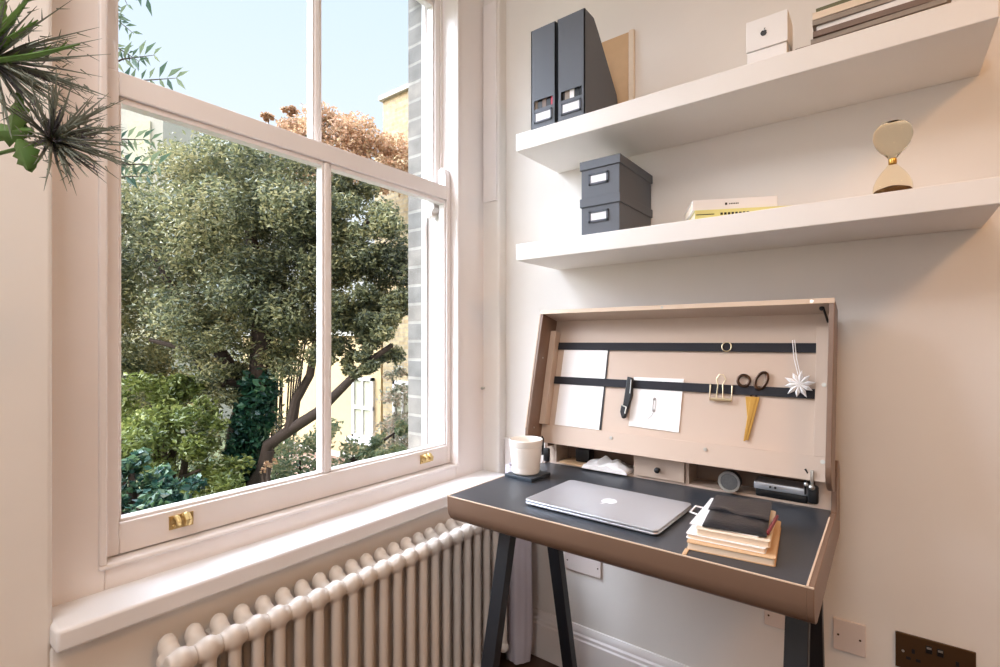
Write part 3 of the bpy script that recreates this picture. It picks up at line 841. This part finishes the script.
# ------------------------------------------------------------------ pigeonhole contents
zp = ZD + .0065
def crumple(name, lb, cat, x0, x1, y0, y1, z0, h, m_, seed, group=None, n=22):
    rs = np.random.RandomState(seed); m = MB(); g = rs.uniform(0, 1, (8, 8))
    def f(u, v):
        a = u * 6.99; b = v * 6.99; i = int(a); j = int(b); fu = a - i; fv = b - j
        return (g[i, j] * (1 - fu) + g[i + 1, j] * fu) * (1 - fv) + (g[i, j + 1] * (1 - fu) + g[i + 1, j + 1] * fu) * fv
    T = [[m.bm.verts.new((x0 + (x1 - x0) * i / n, y0 + (y1 - y0) * j / n, z0 + .001 + h * (.25 + .75 * f(i / n, j / n)) * (math.sin(math.pi * (i + .6) / (n + 1.2)) ** .5) * (.5 + .5 * math.sin(math.pi * min(1, (j + .5) / n * 1.2))))) for i in range(n + 1)] for j in range(n + 1)]
    Bt = [[m.bm.verts.new((v.co.x, v.co.y, z0)) for v in row] for row in T]
    for j in range(n):
        for i in range(n):
            m.bm.faces.new((T[j][i], T[j][i + 1], T[j + 1][i + 1], T[j + 1][i])); m.bm.faces.new((Bt[j][i], Bt[j + 1][i], Bt[j + 1][i + 1], Bt[j][i + 1]))
    for i in range(n):
        m.bm.faces.new((T[0][i], Bt[0][i], Bt[0][i + 1], T[0][i + 1])); m.bm.faces.new((T[n][i], T[n][i + 1], Bt[n][i + 1], Bt[n][i]))
        m.bm.faces.new((T[i][0], T[i + 1][0], Bt[i + 1][0], Bt[i][0])); m.bm.faces.new((T[i][n], Bt[i][n], Bt[i + 1][n], T[i + 1][n]))
    return m.build(name, m_, label=lb, cat=cat, group=group)
crumple('crumpled_paper', 'crumpled off-white paper stuffed in the left pigeonhole', 'paper', -.80, -.645, 1.490, 1.585, zp, .045, paper_m, 5)
m = MB(); m.box(-.89, -.755, YC - .012, 1.58, zp, zp + .006, rz=R(-4)); m.build('brown_envelope', kraft_m, label='flat tan envelope at the left of the left pigeonhole', cat='envelope')
m = MB(); m.box(-.85, -.80, 1.535, 1.583, zp + .0065, zp + .05, rz=R(6), bev=.004); m.build('dark_pouch', black_m, label='small dark case at the back of the left pigeonhole', cat='case')
tn = thing('round_tin', 'round silver tin standing on edge in the right pigeonhole', 'tin', (-.347, 1.505, zp))
m = MB(); m.cyl((-.347, 1.498, zp + .029), (-.347, 1.520, zp + .029), .0285, n=40); m.build('tin_body', black_m, tn, bevel=.002)
m = MB(); m.lathe([(.0225, 0), (.0285, 0), (.0285, .004), (.0225, .003)], X=Matrix.Translation((-.347, 1.498, zp + .029)) @ Matrix.Rotation(R(90), 4, 'X'), n=40); m.build('tin_rim', steel_m, tn)
m = MB(); m.lathe([(0, .0012), (.022, .0012)], X=Matrix.Translation((-.347, 1.498, zp + .029)) @ Matrix.Rotation(R(90), 4, 'X'), n=40); m.build('tin_lid', mat('dull_grey_metal', srgb(120, 120, 120), .4, metal=.6, noise=.3, nscale=200), tn)
dv = thing('grey_case', 'long grey metal case lying in the right pigeonhole', 'case', (-.225, 1.53, zp + .001))
m = MB(); m.box(-.287, -.160, 1.506, 1.575, zp + .020, zp + .040, bev=.004); m.build('case_top', alu_m, dv)
m = MB(); m.box(-.283, -.163, 1.510, 1.573, zp, zp + .020, bev=.003); m.build('case_base', black_m, dv)
m = MB(); m.cyl((-.235, 1.5065, zp + .030), (-.235, 1.504, zp + .030), .003); m.cyl((-.247, 1.5065, zp + .030), (-.247, 1.504, zp + .030), .0025); m.build('case_button', black_m, dv)

# ------------------------------------------------------------------ things in the lid
def onlid(**k): return MB(LX)
def lidloc(x, t, v): return tuple(LX @ Vector((x, t, v)))
# tall sheets
t = thing('card_folder', 'tall plain white card sheet tucked behind both elastic bands at the left', 'card', lidloc(-.82, .094, -.383))
m = MB(LX); m.prism([(-.903, -.380), (-.737, -.380), (-.735, -.113), (-.901, -.113)], 'y', .0920, .0945); m.build('card_front', paper_m, t)
m = MB(LX); m.prism([(-.730, -.380), (-.737, -.380), (-.735, -.102), (-.7315, -.102)], 'y', .0935, .0955); m.build('card_shadow', black_m, t)  # black strip stands in for the shadow along the card's right edge
# envelope with string closure
t = thing('string_envelope', 'white string-tie envelope tucked behind the lower elastic band', 'envelope', lidloc(-.56, .092, -.36))
m = MB(LX); m.prism([(-.639, -.357), (-.484, -.361), (-.481, -.202), (-.637, -.203)], 'y', .0925, .0950); m.build('envelope_body', paper_m, t)
m = MB(LX); m.prism([(-.638, -.282), (-.483, -.286), (-.482, -.245), (-.637, -.242)], 'y', .0918, .0925); m.build('envelope_flap', paper_m, t)
m = MB(LX)
for v in (-.268, -.304): m.cyl((-.563, .0918, v), (-.563, .0905, v), .0045, n=16)
m.tube([(-.567, .0903, -.268), (-.567, .0903, -.304)], .0008, n=6); m.tube([(-.559, .0903, -.268), (-.559, .0903, -.304)], .0008, n=6); m.tube([(-.563, .0903, -.304), (-.568, .0903, -.32), (-.578, .0903, -.33)], .0007, n=6)
m.build('envelope_string', mat('grey_string', srgb(150, 140, 134), .7), t)
# black stapler hanging on band
t = thing('stapler', 'small black stapler clipped over the lower elastic band', 'stapler', lidloc(-.65, .085, -.34))
m = MB(LX); m.prism([(-.652, -.204), (-.633, -.208), (-.631, -.262), (-.640, -.308), (-.658, -.300), (-.655, -.255)], 'y', .076, .089); m.build('stapler_arm', black_m, t, bevel=.003)
m = MB(LX); m.prism([(-.662, -.296), (-.640, -.304), (-.646, -.334), (-.656, -.338), (-.664, -.318)], 'y', .074, .089); m.build('stapler_head', black_m, t, bevel=.003)
m = MB(LX); m.tube([(-.660, .073, -.296), (-.644, .073, -.302), (-.646, .073, -.322)], .0022, n=8); m.build('stapler_trim', steel_m, t); m = MB(LX); m.tube([(-.637, .0755, -.215), (-.637, .0755, -.258)], .0015, n=8); m.build('stapler_pin', steel_m, t)
# gold binder clip
t = thing('binder_clip', 'pale gold wire binder clip hanging on the lower elastic band', 'clip', lidloc(-.372, .088, -.26))
m = MB(LX)
xa, xb, va, vb = -.402, -.344, -.257, -.216
m.tube([(xa, .086, vb), (xa, .086, va), (xb, .086, va), (xb, .086, vb)], .0022, n=8)
m.tube([(xa, .0855, va), (xb, .0855, va)], .0045, n=10)
m.build('clip_body', mat('pale_gold', srgb(214, 196, 160), .3, metal=.8), t)
m = MB(LX)
m.tube([(-.384, .085, -.255), (-.381, .082, -.215), (-.386, .081, -.200), (-.378, .080, -.187), (-.368, .080, -.187), (-.361, .081, -.200), (-.368, .082, -.215), (-.366, .085, -.255)], .0017, n=8)
m.build('clip_handle', MATS['pale_gold'], t)
# scissors
t = thing('scissors', 'gold scissors with dark looped handles hanging behind the lower elastic band', 'scissors', lidloc(-.30, .09, -.36))
m = MB(LX); m.prism([(-.310, -.243), (-.274, -.243), (-.278, -.262), (-.297, -.361), (-.308, -.363), (-.303, -.30)], 'y', .0900, .0925)
m.prism([(-.296, -.243), (-.281, -.243), (-.304, -.365), (-.309, -.365)], 'y', .0880, .0899); m.build('scissors_blade', gold_m, t, bevel=.0006)
for cx, cz, rx, rz, op in ((-.316, -.200, .015, .0155, 0), (-.272, -.198, .014, .023, 1)):
    m = MB(LX); pts = []
    for i in range(22):
        a = 2 * math.pi * i / 22
        pts.append((cx + rx * math.cos(a) + (.006 * math.sin(a) if op else 0), .088, cz + rz * math.sin(a)))
    m.tube(pts, .0042, n=8, closed=True); m.build('scissors_handle', mat('dark_bronze', srgb(70, 50, 36), .3, metal=.7), t)
m = MB(LX); m.tube([(-.311, .0890, -.213), (-.303, .0935, -.220), (-.295, .0935, -.245)], .003, n=8); m.tube([(-.279, .0890, -.215), (-.282, .0935, -.222), (-.285, .0935, -.245)], .003, n=8); m.build('scissors_shank', MATS['dark_bronze'], t)
# little ring on the upper band
m = MB(LX); pts = [(-.365 + .0125 * math.cos(a), .086, -.104 + .0135 * math.sin(a)) for a in [2 * math.pi * i / 24 for i in range(24)]]
m.tube(pts, .0016, n=8, closed=True); m.build('metal_ring', MATS['pale_gold'], label='small thin metal ring on the upper elastic band', cat='ring')
# folded paper star on a string
t = thing('paper_star', 'white folded paper star hanging by a string at the right of the lid', 'star ornament', lidloc(-.183, .07, -.24))
m = MB(LX @ Matrix.Translation((-.181, .078, -.205)))
for k in range(10):
    a = R(36 * k + 8); L = .038 if k % 2 == 0 else .034; w = .27
    c0 = m.bm.verts.new(m.X @ Vector((0, -.006, 0)))
    tip = m.bm.verts.new(m.X @ Vector((L * math.sin(a), 0, L * math.cos(a))))
    l_ = m.bm.verts.new(m.X @ Vector((.022 * math.sin(a - w), -.002, .022 * math.cos(a - w)))); r_ = m.bm.verts.new(m.X @ Vector((.022 * math.sin(a + w), -.002, .022 * math.cos(a + w))))
    mid = m.bm.verts.new(m.X @ Vector((.020 * math.sin(a), -.010, .020 * math.cos(a)))); bk = m.bm.verts.new(m.X @ Vector((.015 * math.sin(a), .003, .015 * math.cos(a))))
    for f in ((c0, l_, mid), (c0, mid, r_), (l_, tip, mid), (mid, tip, r_), (l_, bk, tip), (bk, r_, tip), (c0, bk, l_), (c0, r_, bk)): m.bm.faces.new(f)
m.build('star_body', paper_m, t, smooth=False)
m = MB(LX); m.tube([(-.179, .074, -.180), (-.190, .086, -.135), (-.196, .087, -.084), (-.201, .087, -.085), (-.196, .086, -.135), (-.184, .074, -.180)], .0012, n=6); m.build('star_string', paper_m, t)

# ------------------------------------------------------------------ wall plates
def plate(x0, x1, z0, z1, lb, m_, screws=True):
    t = thing('wall_plate', lb, 'wall plate', ((x0 + x1) / 2, YB - .002, z0))
    m = MB(); m.box(x0, x1, YB - .007, YB, z0, z1); m.build('plate', m_, t, bevel=.002)
    zc_ = (z0 + z1) / 2
    for x in (x0 + .012, x1 - .012):
        m = MB(); m.cyl((x, YB - .007, zc_), (x, YB - .0082, zc_), .0028, n=12); m.build('screw', bronze_m, t)
plate(-.945, -.799, .362, .430, 'double blank white wall plate behind the left trestle leg', plas_m)
plate(-.283, -.205, .380, .440, 'small white blank plate on the wall under the desk front edge', plas_m)
plate(-.116, -.044, .372, .456, 'single white blank plate on the wall right of the desk', plas_m)
so = thing('double_socket', 'dark bronze double power socket low on the wall right of the desk', 'socket', (.092, YB, .38))
m = MB(); m.box(.017, .167, YB - .006, YB, .376, .464); m.build('socket_plate', bronze_m, so, bevel=.001)
for x in (.082, .103):
    m = MB(); m.box(x - .006, x + .006, YB - .0095, YB - .0055, .432, .450, bev=.0015); m.build('rocker_switch', black_m, so)
    m = MB(); m.box(x - .0045, x + .0045, YB - .0100, YB - .0094, .443, .448); m.build('switch_cap', steel_m, so)
for x in (.052, .134):
    m = MB(); m.box(x - .003, x + .003, YB - .0066, YB - .0058, .420, .431); m.box(x - .014, x - .005, YB - .0066, YB - .0058, .402, .409); m.box(x + .005, x + .014, YB - .0066, YB - .0058, .402, .409)
    m.build('socket_hole', black_m, so)
for x in (.032, .152):
    m = MB(); m.cyl((x, YB - .006, .420), (x, YB - .0072, .420), .003, n=12); m.build('screw', steel_m, so)

# ================================================================== INDOOR PLANT (left edge)
vs = thing('floor_vase', 'tall pale floor vase left of the window, holding dried thistle stems', 'vase', (-.86, -.02, 0))
m = MB(); m.lathe(smoothp([(0, 0), (.09, 0), (.10, .02), (.13, .20), (.12, .42), (.06, .60), (.045, .68), (.055, .72), (.049, .72), (.040, .68), (.052, .60), (0, .30)]), n=40); m.build('vase_body', white_m, vs, world=False)
def spiky(c, axis, L, n, name, m_, parent, cone=1.0, base=.004, seed=1, r=.00125):
    rs = np.random.RandomState(seed); m = MB(); axis = Vector(axis).normalized()
    q = axis.to_track_quat('Z', 'Y')
    for i in range(n):
        th = cone * math.sqrt(rs.uniform(.01, 1)); ph = rs.uniform(0, 2 * math.pi)
        d = q @ Vector((math.sin(th) * math.cos(ph), math.sin(th) * math.sin(ph), math.cos(th)))
        l = L * rs.uniform(.65, 1.1); side = q @ Vector((-math.sin(ph), math.cos(ph), 0))
        p0 = Vector(c) + d * base; p1 = Vector(c) + d * l * .5 + side * rs.uniform(-.003, .003); p2 = Vector(c) + d * l + Vector((0, 0, -.004 * rs.uniform(0, 2)))
        m.tube([p0, p1, p2], [r, r * 1.15, r * .15], n=4)
        for kk in range(3):
            tt = .45 + .17 * kk; pp = Vector(c) + d * l * tt; dd = (d + side * (1 if kk % 2 else -1) * .8).normalized()
            m.tube([pp, pp + dd * L * .11], [r * .8, r * .1], n=3)
    m.build(name, m_, parent)
def thistle(lb, head, axis, L, n, seed, leafs):
    t = thing('thistle_stem', lb, 'dried flower', (-.86, -.02, .70), group=None)
    h = Vector(head)
    m = MB(); a = Vector((-.86, -.02, .55)); b = Vector((-.86, -.01, .76)); k = h - Vector(axis).normalized() * .10
    m.tube([a, b, b.lerp(k, .5) + Vector((0, -.03, .03)), k, h], [.003, .003, .0028, .0025, .003], n=8); m.build('stem', ygreen_m, t)
    spiky(h, axis, L, n, 'flower_spikes', spike_m, t, 1.15, seed=seed)
    spiky(h - Vector(axis).normalized() * .002, axis, L * .62, n // 2, 'inner_spikes', spiked_m, t, 1.0, seed=seed + 9)
    m = MB(); m.ball(h + Vector(axis).normalized() * .006, .010, (1, 1, 1.1)); m.build('flower_core', ygreen_m, t)
    for (p, d, s) in leafs:
        p = Vector(p); d = Vector(d).normalized(); sd = d.cross(_f).normalized(); m = MB()
        outl = []
        for i in range(9):
            u = i / 8; w = .32 * math.sin(math.pi * min(1, u * .9 + .1)) * (1.18 if i % 2 else .78)
            outl.append((u, w))
        L_ = [p + d * s * u + sd * s * w + _f * .006 * math.sin(3 * u) for u, w in outl]; R_ = [p + d * s * u - sd * s * w for u, w in outl]; M_ = [p + d * s * u - _f * .004 for u, w in outl]
        vl = [m.bm.verts.new(v) for v in L_]; vr = [m.bm.verts.new(v) for v in R_]; vm = [m.bm.verts.new(v) for v in M_]
        for i in range(8):
            m.bm.faces.new((vl[i], vl[i + 1], vm[i + 1], vm[i])); m.bm.faces.new((vm[i], vm[i + 1], vr[i + 1], vr[i]))
        m.build('leaf', ygreen_m, t, solid=.0006)
W0 = .62
h1 = at(52, 140, W0)
thistle('spiky grey-green dried thistle with a bright green leaf, lower at the left edge', h1, _r * 1.0 + Vector((0, 0, .10)) - _f * .25, .094, 85, 3,
        [(at(14, 134, W0), Vector((0, 0, 1)) + _r * .12, .050), (at(20, 140, W0), Vector((0, 0, -1)) + _r * .35, .042), (at(-6, 132, W0), _r, .05)])
h2 = at(-8, 60, W0)
thistle('dark spiky dried thistle, upper of the two at the left edge', h2, _r * 1.0 + Vector((0, 0, -.05)) - _f * .2, .125, 70, 5,
        [(at(-20, 40, W0), Vector((0, 0, 1)) + _r * .6, .06)])
m = MB()
for (a, b, r_) in (((-10, 62), (80, 44), .0034), ((-10, 50), (38, 20), .004), ((-10, 40), (32, -6), .004)):
    p = at(*a, W0 - .02); q = at(*b, W0 - .02)
    m.tube([p, p.lerp(q, .5) + Vector((0, 0, -.003)), q], [r_, r_, r_ * .2], n=5)
    for k in range(9):
        u = .15 + .09 * k; c = p.lerp(q, u); d = ((q - p).normalized() + Vector((0, 0, 1 if k % 2 else -1)) * .7).normalized(); m.tube([c, c + d * .013], [.0016, .0002], n=3)
m.build('branchlet', ygreen_m, [o for o in COL.objects if o.name == 'thistle_stem.001'][0])

# ================================================================== OUTSIDE
m = MB(); m.box(-40, -1.6, -12, 30, -1.9, -1.8)
m.build('ground', mat('garden_ground', srgb(96, 100, 66), 1, noise=.4, nscale=3), kind='structure')

# main tree
def tree_main():
    t = thing('garden_tree', 'large dense tree with a forked bending trunk close outside the window', 'tree', tuple(Vector((at(245, 480, 5.2).x, at(245, 480, 5.2).y, -1.8))))
    m = MB()
    b = at(238, 480, 5.2); g0 = Vector((b.x, b.y, -1.8))
    m.tube([g0, b, at(246, 420, 5.2), at(262, 370, 5.2), at(262, 300, 5.2), at(250, 230, 5.2)], [.20, .17, .15, .12, .09, .05], n=14)
    m.tube([at(246, 500, 5.0), at(262, 470, 5.0), at(268, 445, 5.0), at(290, 430, 5.0), at(318, 412, 4.9), at(345, 385, 4.9), at(368, 362, 4.9), at(392, 345, 4.9)], [.10, .055, .055, .055, .05, .04, .033, .022], n=12)
    m.tube([at(268, 450, 5.0), at(262, 480, 5.0), at(262, 540, 5.0), Vector((at(262, 540, 5.0).x, at(262, 540, 5).y, -1.8))], [.06, .07, .09, .12], n=12)
    m.tube([at(290, 430, 5.0), at(296, 400, 5.0), at(310, 375, 5.0), at(316, 340, 5.1)], [.06, .045, .04, .03], n=10)
    m.tube([at(250, 400, 5.2), at(232, 370, 5.2), at(205, 330, 5.3), at(180, 300, 5.4), at(150, 250, 5.4)], [.09, .07, .06, .05, .03], n=10)
    m.tube([at(262, 330, 5.2), at(300, 290, 5.2), at(340, 250, 5.2), at(370, 220, 5.2)], [.07, .05, .04, .02], n=10)
    m.tube([at(250, 380, 5.2), at(215, 385, 5.1), at(190, 350, 5.1), at(150, 340, 5.1)], [.06, .04, .035, .02], n=10)
    m.build('tree_trunk', bark_m, t)
    P = []
    cl = [(160, 200, 5.6, 60), (210, 175, 5.5, 52), (265, 170, 5.4, 50), (310, 195, 5.3, 46), (150, 260, 5.5, 60), (215, 235, 5.2, 60), (275, 235, 5.1, 55), (325, 250, 5.2, 45),
          (150, 320, 5.5, 58), (200, 300, 5.1, 55), (255, 290, 5.0, 52), (305, 300, 5.0, 48), (170, 370, 5.4, 42), (220, 350, 5.1, 40), (290, 350, 5.1, 36), (125, 300, 5.8, 60), (110, 220, 5.8, 60), (70, 250, 5.8, 60), (60, 340, 5.8, 60),
          (250, 205, 5.8, 80), (190, 260, 6.0, 90), (285, 270, 5.9, 80), (130, 380, 5.6, 36), (330, 330, 5.1, 34), (240, 385, 5.2, 26),
          (350, 215, 5.2, 36), (375, 240, 5.1, 36), (360, 280, 5.1, 38), (390, 290, 5.0, 34), (350, 325, 5.0, 34), (385, 335, 5.0, 28), (395, 250, 5.0, 26), (345, 180, 5.3, 26), (400, 310, 4.9, 22), (355, 365, 5.0, 16), (375, 360, 4.9, 16)]
    for u, v, w, rp in cl:
        c = np.array(at(u, v, w)); rr = rp / 506 * w
        n = int(95 * rp)
        # sub-clusters make the crown lumpy
        k = max(6, rp // 4)
        for sub in blob(c, (rr, rr, rr * .9), k, .3):
            P.append(blob(sub, (rr * .46, rr * .46, rr * .36), n // k, .05))
    P = np.concatenate(P)
    leaves('tree_crown', P, leaf_tree, t, .056, .42, .35)
    # ivy up the trunk
    V = []
    for i in range(40):
        u = i / 39; V.append(blob(np.array(at(238 + 22 * u, 492 - 112 * u, 5.08)), (.20, .20, .12), 70, .5))
    for i in range(12): V.append(blob(np.array(g0) * (1 - i / 12) + np.array(at(238, 492, 5.1)) * (i / 12), (.24, .24, .14), 60, .5))
    leaves('ivy_cover', np.concatenate(V), leaf_ivy, t, .075, .7, .2)
tree_main()

def shrub(name, lb, cl, m_, size, dens, cat='shrub', aspect=.5, group=None, stem=1.0, spread=.4):
    c0 = at(cl[0][0], cl[0][1], cl[0][2])
    t = thing(name, lb, cat, (c0.x, c0.y, -1.8), group=group)
    P = []; m = MB()
    for u, v, w, rp in cl:
        c = at(u, v, w); rr = rp / 506 * w
        n = int(dens * rp)
        k = max(5, rp // 4)
        for sub in blob(np.array(c), (rr, rr, rr * .8), k, .3): P.append(blob(sub, (rr * spread, rr * spread, rr * spread * .8), max(4, n // k), .1))
        m.tube([Vector((c0.x + random.uniform(-.1, .1), c0.y + random.uniform(-.1, .1), -1.8)), c0.lerp(c, .5) + Vector((0, 0, -.2)), c], [.05 * stem, .03 * stem, .012 * stem], n=6)
    m.build('shrub_stem', bark_m, t)
    P = np.concatenate(P); P = P[P[:, 2] > -1.78]
    leaves('shrub_foliage', P, m_, t, size, aspect, .2)
shrub('lime_shrub', 'bright yellow-green sunlit shrub below the tree at the left', [(165, 440, 4.7, 44), (205, 430, 4.8, 36), (150, 400, 4.9, 38), (200, 470, 4.6, 40), (130, 430, 4.7, 40), (180, 395, 5.0, 26), (70, 440, 4.7, 50)], leaf_lime, .06, 44)
shrub('broadleaf_shrub', 'dark blue-green broad-leaved shrub at the bottom left of the lower panes', [(140, 495, 2.9, 36), (175, 490, 2.95, 26), (115, 500, 2.9, 36), (130, 460, 3.0, 18), (150, 525, 2.8, 40), (80, 505, 2.9, 40)], leaf_dark, .055, 15, aspect=.6)
shrub('pale_shrub', 'pale green undergrowth right of the leaning trunk', [(300, 460, 6.3, 40), (330, 450, 6.4, 34), (280, 490, 6.0, 40), (350, 470, 6.3, 34), (390, 460, 6.2, 24), (225, 470, 6.3, 30), (380, 445, 6.4, 18), (400, 430, 6.4, 14)], leaf_pale, .06, 40)
shrub('autumn_tree', 'orange-leaved tree behind the big tree, seen over the meeting rail', [(275, 146, 8.2, 26), (292, 128, 8.2, 14), (304, 138, 8.2, 26), (330, 134, 8.2, 28), (352, 136, 8.2, 28), (378, 156, 8.1, 26), (400, 168, 8.0, 22), (345, 165, 8.2, 38), (300, 168, 8.2, 38), (385, 185, 8.0, 28), (268, 118, 8.2, 5), (290, 112, 8.2, 6), (335, 116, 8.2, 9)], leaf_autumn, .07, 60, cat='tree', stem=.35, spread=.6)
shrub('wall_climber', 'pinkish-green climbing plant against the brick house at the far right', [(393, 425, 8.55, 18), (398, 395, 8.6, 14), (386, 450, 8.5, 18), (404, 445, 8.5, 18), (397, 372, 8.6, 9)], leaf_autumn_green, .08, 26, cat='climbing plant', stem=.2, spread=.8)  # ivy, its pinkish grey also carrying the shade on the lower wall
shrub('dark_hedge', 'dark olive hedge deep in the garden behind the trunk', [(160, 380, 7.5, 60), (230, 400, 7.5, 60), (100, 400, 7.5, 60), (200, 460, 7.4, 60), (120, 470, 7.3, 60)], leaf_tree, .10, 26, cat='hedge')
shrub('red_flower_plant', 'small orange-red flowering plant at the foot of the tree fork', [(268, 462, 4.75, 7), (262, 470, 4.75, 5)], leaf_autumn, .035, 10, cat='plant')

# pinnate branch near the window, upper left
def ash(lb, comps):
    p0 = at(*comps[0][0])
    tr = at(40, 200, 2.7); t = thing('slim_tree', lb, 'tree', (tr.x, tr.y, -1.8))
    m = MB(); m.tube([Vector((tr.x, tr.y, -1.8)), Vector((tr.x + .02, tr.y, .5)), Vector((tr.x, tr.y, 3.3))], [.05, .035, .015], n=10)
    verts = []; faces = []; var = []
    for (s, e_) in comps:
        a = at(*s); b = at(*e_)
        m.tube([Vector((tr.x, tr.y, a.z - .1)), a, a.lerp(b, .5) + Vector((0, 0, .03)), b], [.009, .006, .004, .001], n=6)
        d = (b - a).normalized(); sd = d.cross(_f).normalized(); L = (b - a).length
        for k in range(8):
            u = .2 + .11 * k + random.uniform(-.02, .02); c = a.lerp(b, min(u, 1)) + Vector((0, 0, .03 * 4 * u * (1 - u)))
            for sg in (-1, 1):
                dd = (d * .55 + sd * sg * .8 + Vector((0, 0, -.45))).normalized(); s_ = L * .30 * (1 - .3 * abs(u - .6)) * random.uniform(.5, .95); dd = (dd + Vector([random.uniform(-.3, .3) for _ in range(3)])).normalized(); ww = dd.cross(_f).normalized() * s_ * .14; nn = -_f * s_ * .10
                i0 = len(verts); verts += [c, c + dd * s_ * .45 + ww + nn, c + dd * s_, c + dd * s_ * .45 - ww + nn]; faces += [(i0, i0 + 1, i0 + 2), (i0, i0 + 2, i0 + 3)]; var += [random.random()] * 4
    m.build('twig', bark_m, t)
    me = bpy.data.meshes.new('leaflets'); loc = WM[t].translation
    me.from_pydata([v - loc for v in verts], [], faces); A = me.attributes.new('leafvar', 'FLOAT', 'POINT'); A.data.foreach_set('value', var)
    me.materials.append(leaf_mat('feathery_leaves', [(.2, (60, 86, 74)), (.5, (96, 116, 92)), (.8, (140, 150, 116)), (.95, (170, 174, 140))], 3)); o = bpy.data.objects.new('leaflets', me); COL.objects.link(o); o.parent = t; WM[o] = Matrix.Translation(loc)
ash('slim tree at the upper left with feathery leaflets reaching in front of the panes',
    [((80, -40, 2.6), (150, 0, 2.6)), ((80, 0, 2.6), (134, 34, 2.6)), ((90, -10, 2.6), (122, 20, 2.6)), ((90, 75, 2.6), (155, 55, 2.6)), ((100, 95, 2.6), (178, 78, 2.6)), ((95, 45, 2.6), (140, 62, 2.6)), ((90, -60, 2.6), (128, 6, 2.6)),
     ((85, 150, 2.6), (152, 140, 2.6)), ((85, 175, 2.6), (160, 165, 2.6)), ((80, 190, 2.6), (150, 176, 2.6))])

# buildings
def house(name, lb, x0, x1, y0, y1, z1, m_, wins, parapet=True, ov=.06):
    t = thing(name, lb, 'building', ((x0 + x1) / 2, (y0 + y1) / 2, -1.8))
    m = MB(); m.box(x0, x1, y0, y1, -1.8, z1); m.build('house_wall', m_, t, smooth=False)
    if parapet:
        m = MB(); m.box(x0 - ov, x1 + ov, y0 - .06, y1 + .06, z1, z1 + .08); m.build('coping', stucco_m, t)
    for (a, b, c, d) in wins:
        f = MB(); th = .06
        f.box(a, a + th, y0 - .05, y0 + .02, c, d); f.box(b - th, b, y0 - .05, y0 + .02, c, d); f.box(a, b, y0 - .05, y0 + .02, d - th, d); f.box(a, b, y0 - .05, y0 + .02, c, c + th)
        f.box(a, b, y0 - .05, y0 + .0, (c + d) / 2 - .03, (c + d) / 2 + .03)
        f.box((a + b) / 2 - .02, (a + b) / 2 + .02, y0 - .045, y0 + .0, c, d)
        f.box(a - .06, b + .06, y0 - .14, y0, c - .10, c)
        fo = f.build('house_window', trim_m, t)
        g = MB(); g.box(a + .03, b - .03, y0 - .02, y0 - .005, c + .03, d - .03); g.build('window_pane', mat('pale_curtained_glass', srgb(196, 190, 166), .15, noise=.2), fo)
    return t
hs = house('brick_house', 'yellow stock brick house with a tall parapet, right side of the view', -7.26, -3.2, 6.0, 10, 5.55, yelbrick_m, [(-6.95, -6.45, -1.55, .50)])
house('garden_house', 'lower yellow rendered house with a white sash window, behind the tree branches', -12.5, -7.322, 6.0, 10, 1.30, mat('yellow_render', srgb(204, 176, 134), .9, noise=.1), [(-8.12, -7.50, -.62, .52)], ov=0)
# chimney pot on the small side stack
ch = thing('chimney_stack', 'small chimney with dark pot beside the yellow brick parapet', 'chimney', (-7.55, 6.6, 1.381))
m = MB(); m.box(-7.75, -7.33, 6.2, 6.9, 1.381, 4.75); m.build('stack', yelbrick_m, ch, smooth=False)
m = MB(); m.cyl((-7.62, 6.4, 4.75), (-7.62, 6.4, 5.0), .10, .08); m.cyl((-7.45, 6.4, 4.75), (-7.45, 6.4, 5.0), .10, .08); m.build('chimney_pot', mat('dark_clay', srgb(70, 56, 50), .8), ch)
wa = at(90, 200, 15); wb_ = at(163, 200, 15)
t = thing('pale_tower_block', 'pale grey-cream building far left behind the tree', 'building', (wa.x, wa.y, -1.8))
m = MB(); dirv = (wb_ - wa).normalized()
X = Matrix.Translation((wb_.x, wb_.y, 0)) @ Matrix.Rotation(math.atan2(dirv.y, dirv.x), 4, 'Z')
m.box(-5, 0, 0, 4, -1.8, 8.1, X=X); m.build('house_wall', stucco_m, t, smooth=False)
m = MB()
for i in range(3): m.box(-1.0, -.35, -.06, .02, 1.4 + 2.4 * i, 2.9 + 2.4 * i, X=X)
m.build('window_pane', MATS['pale_curtained_glass'], t)
# brick garden wall
m = MB(); m.box(-12, -4.2, 5.55, 5.75, -1.8, -.95); m.box(-12, -4.2, 5.52, 5.78, -.95, -.90)
m.build('garden_wall', pinkbrick_m, label='low pinkish brick garden wall in front of the houses', cat='wall', smooth=False)
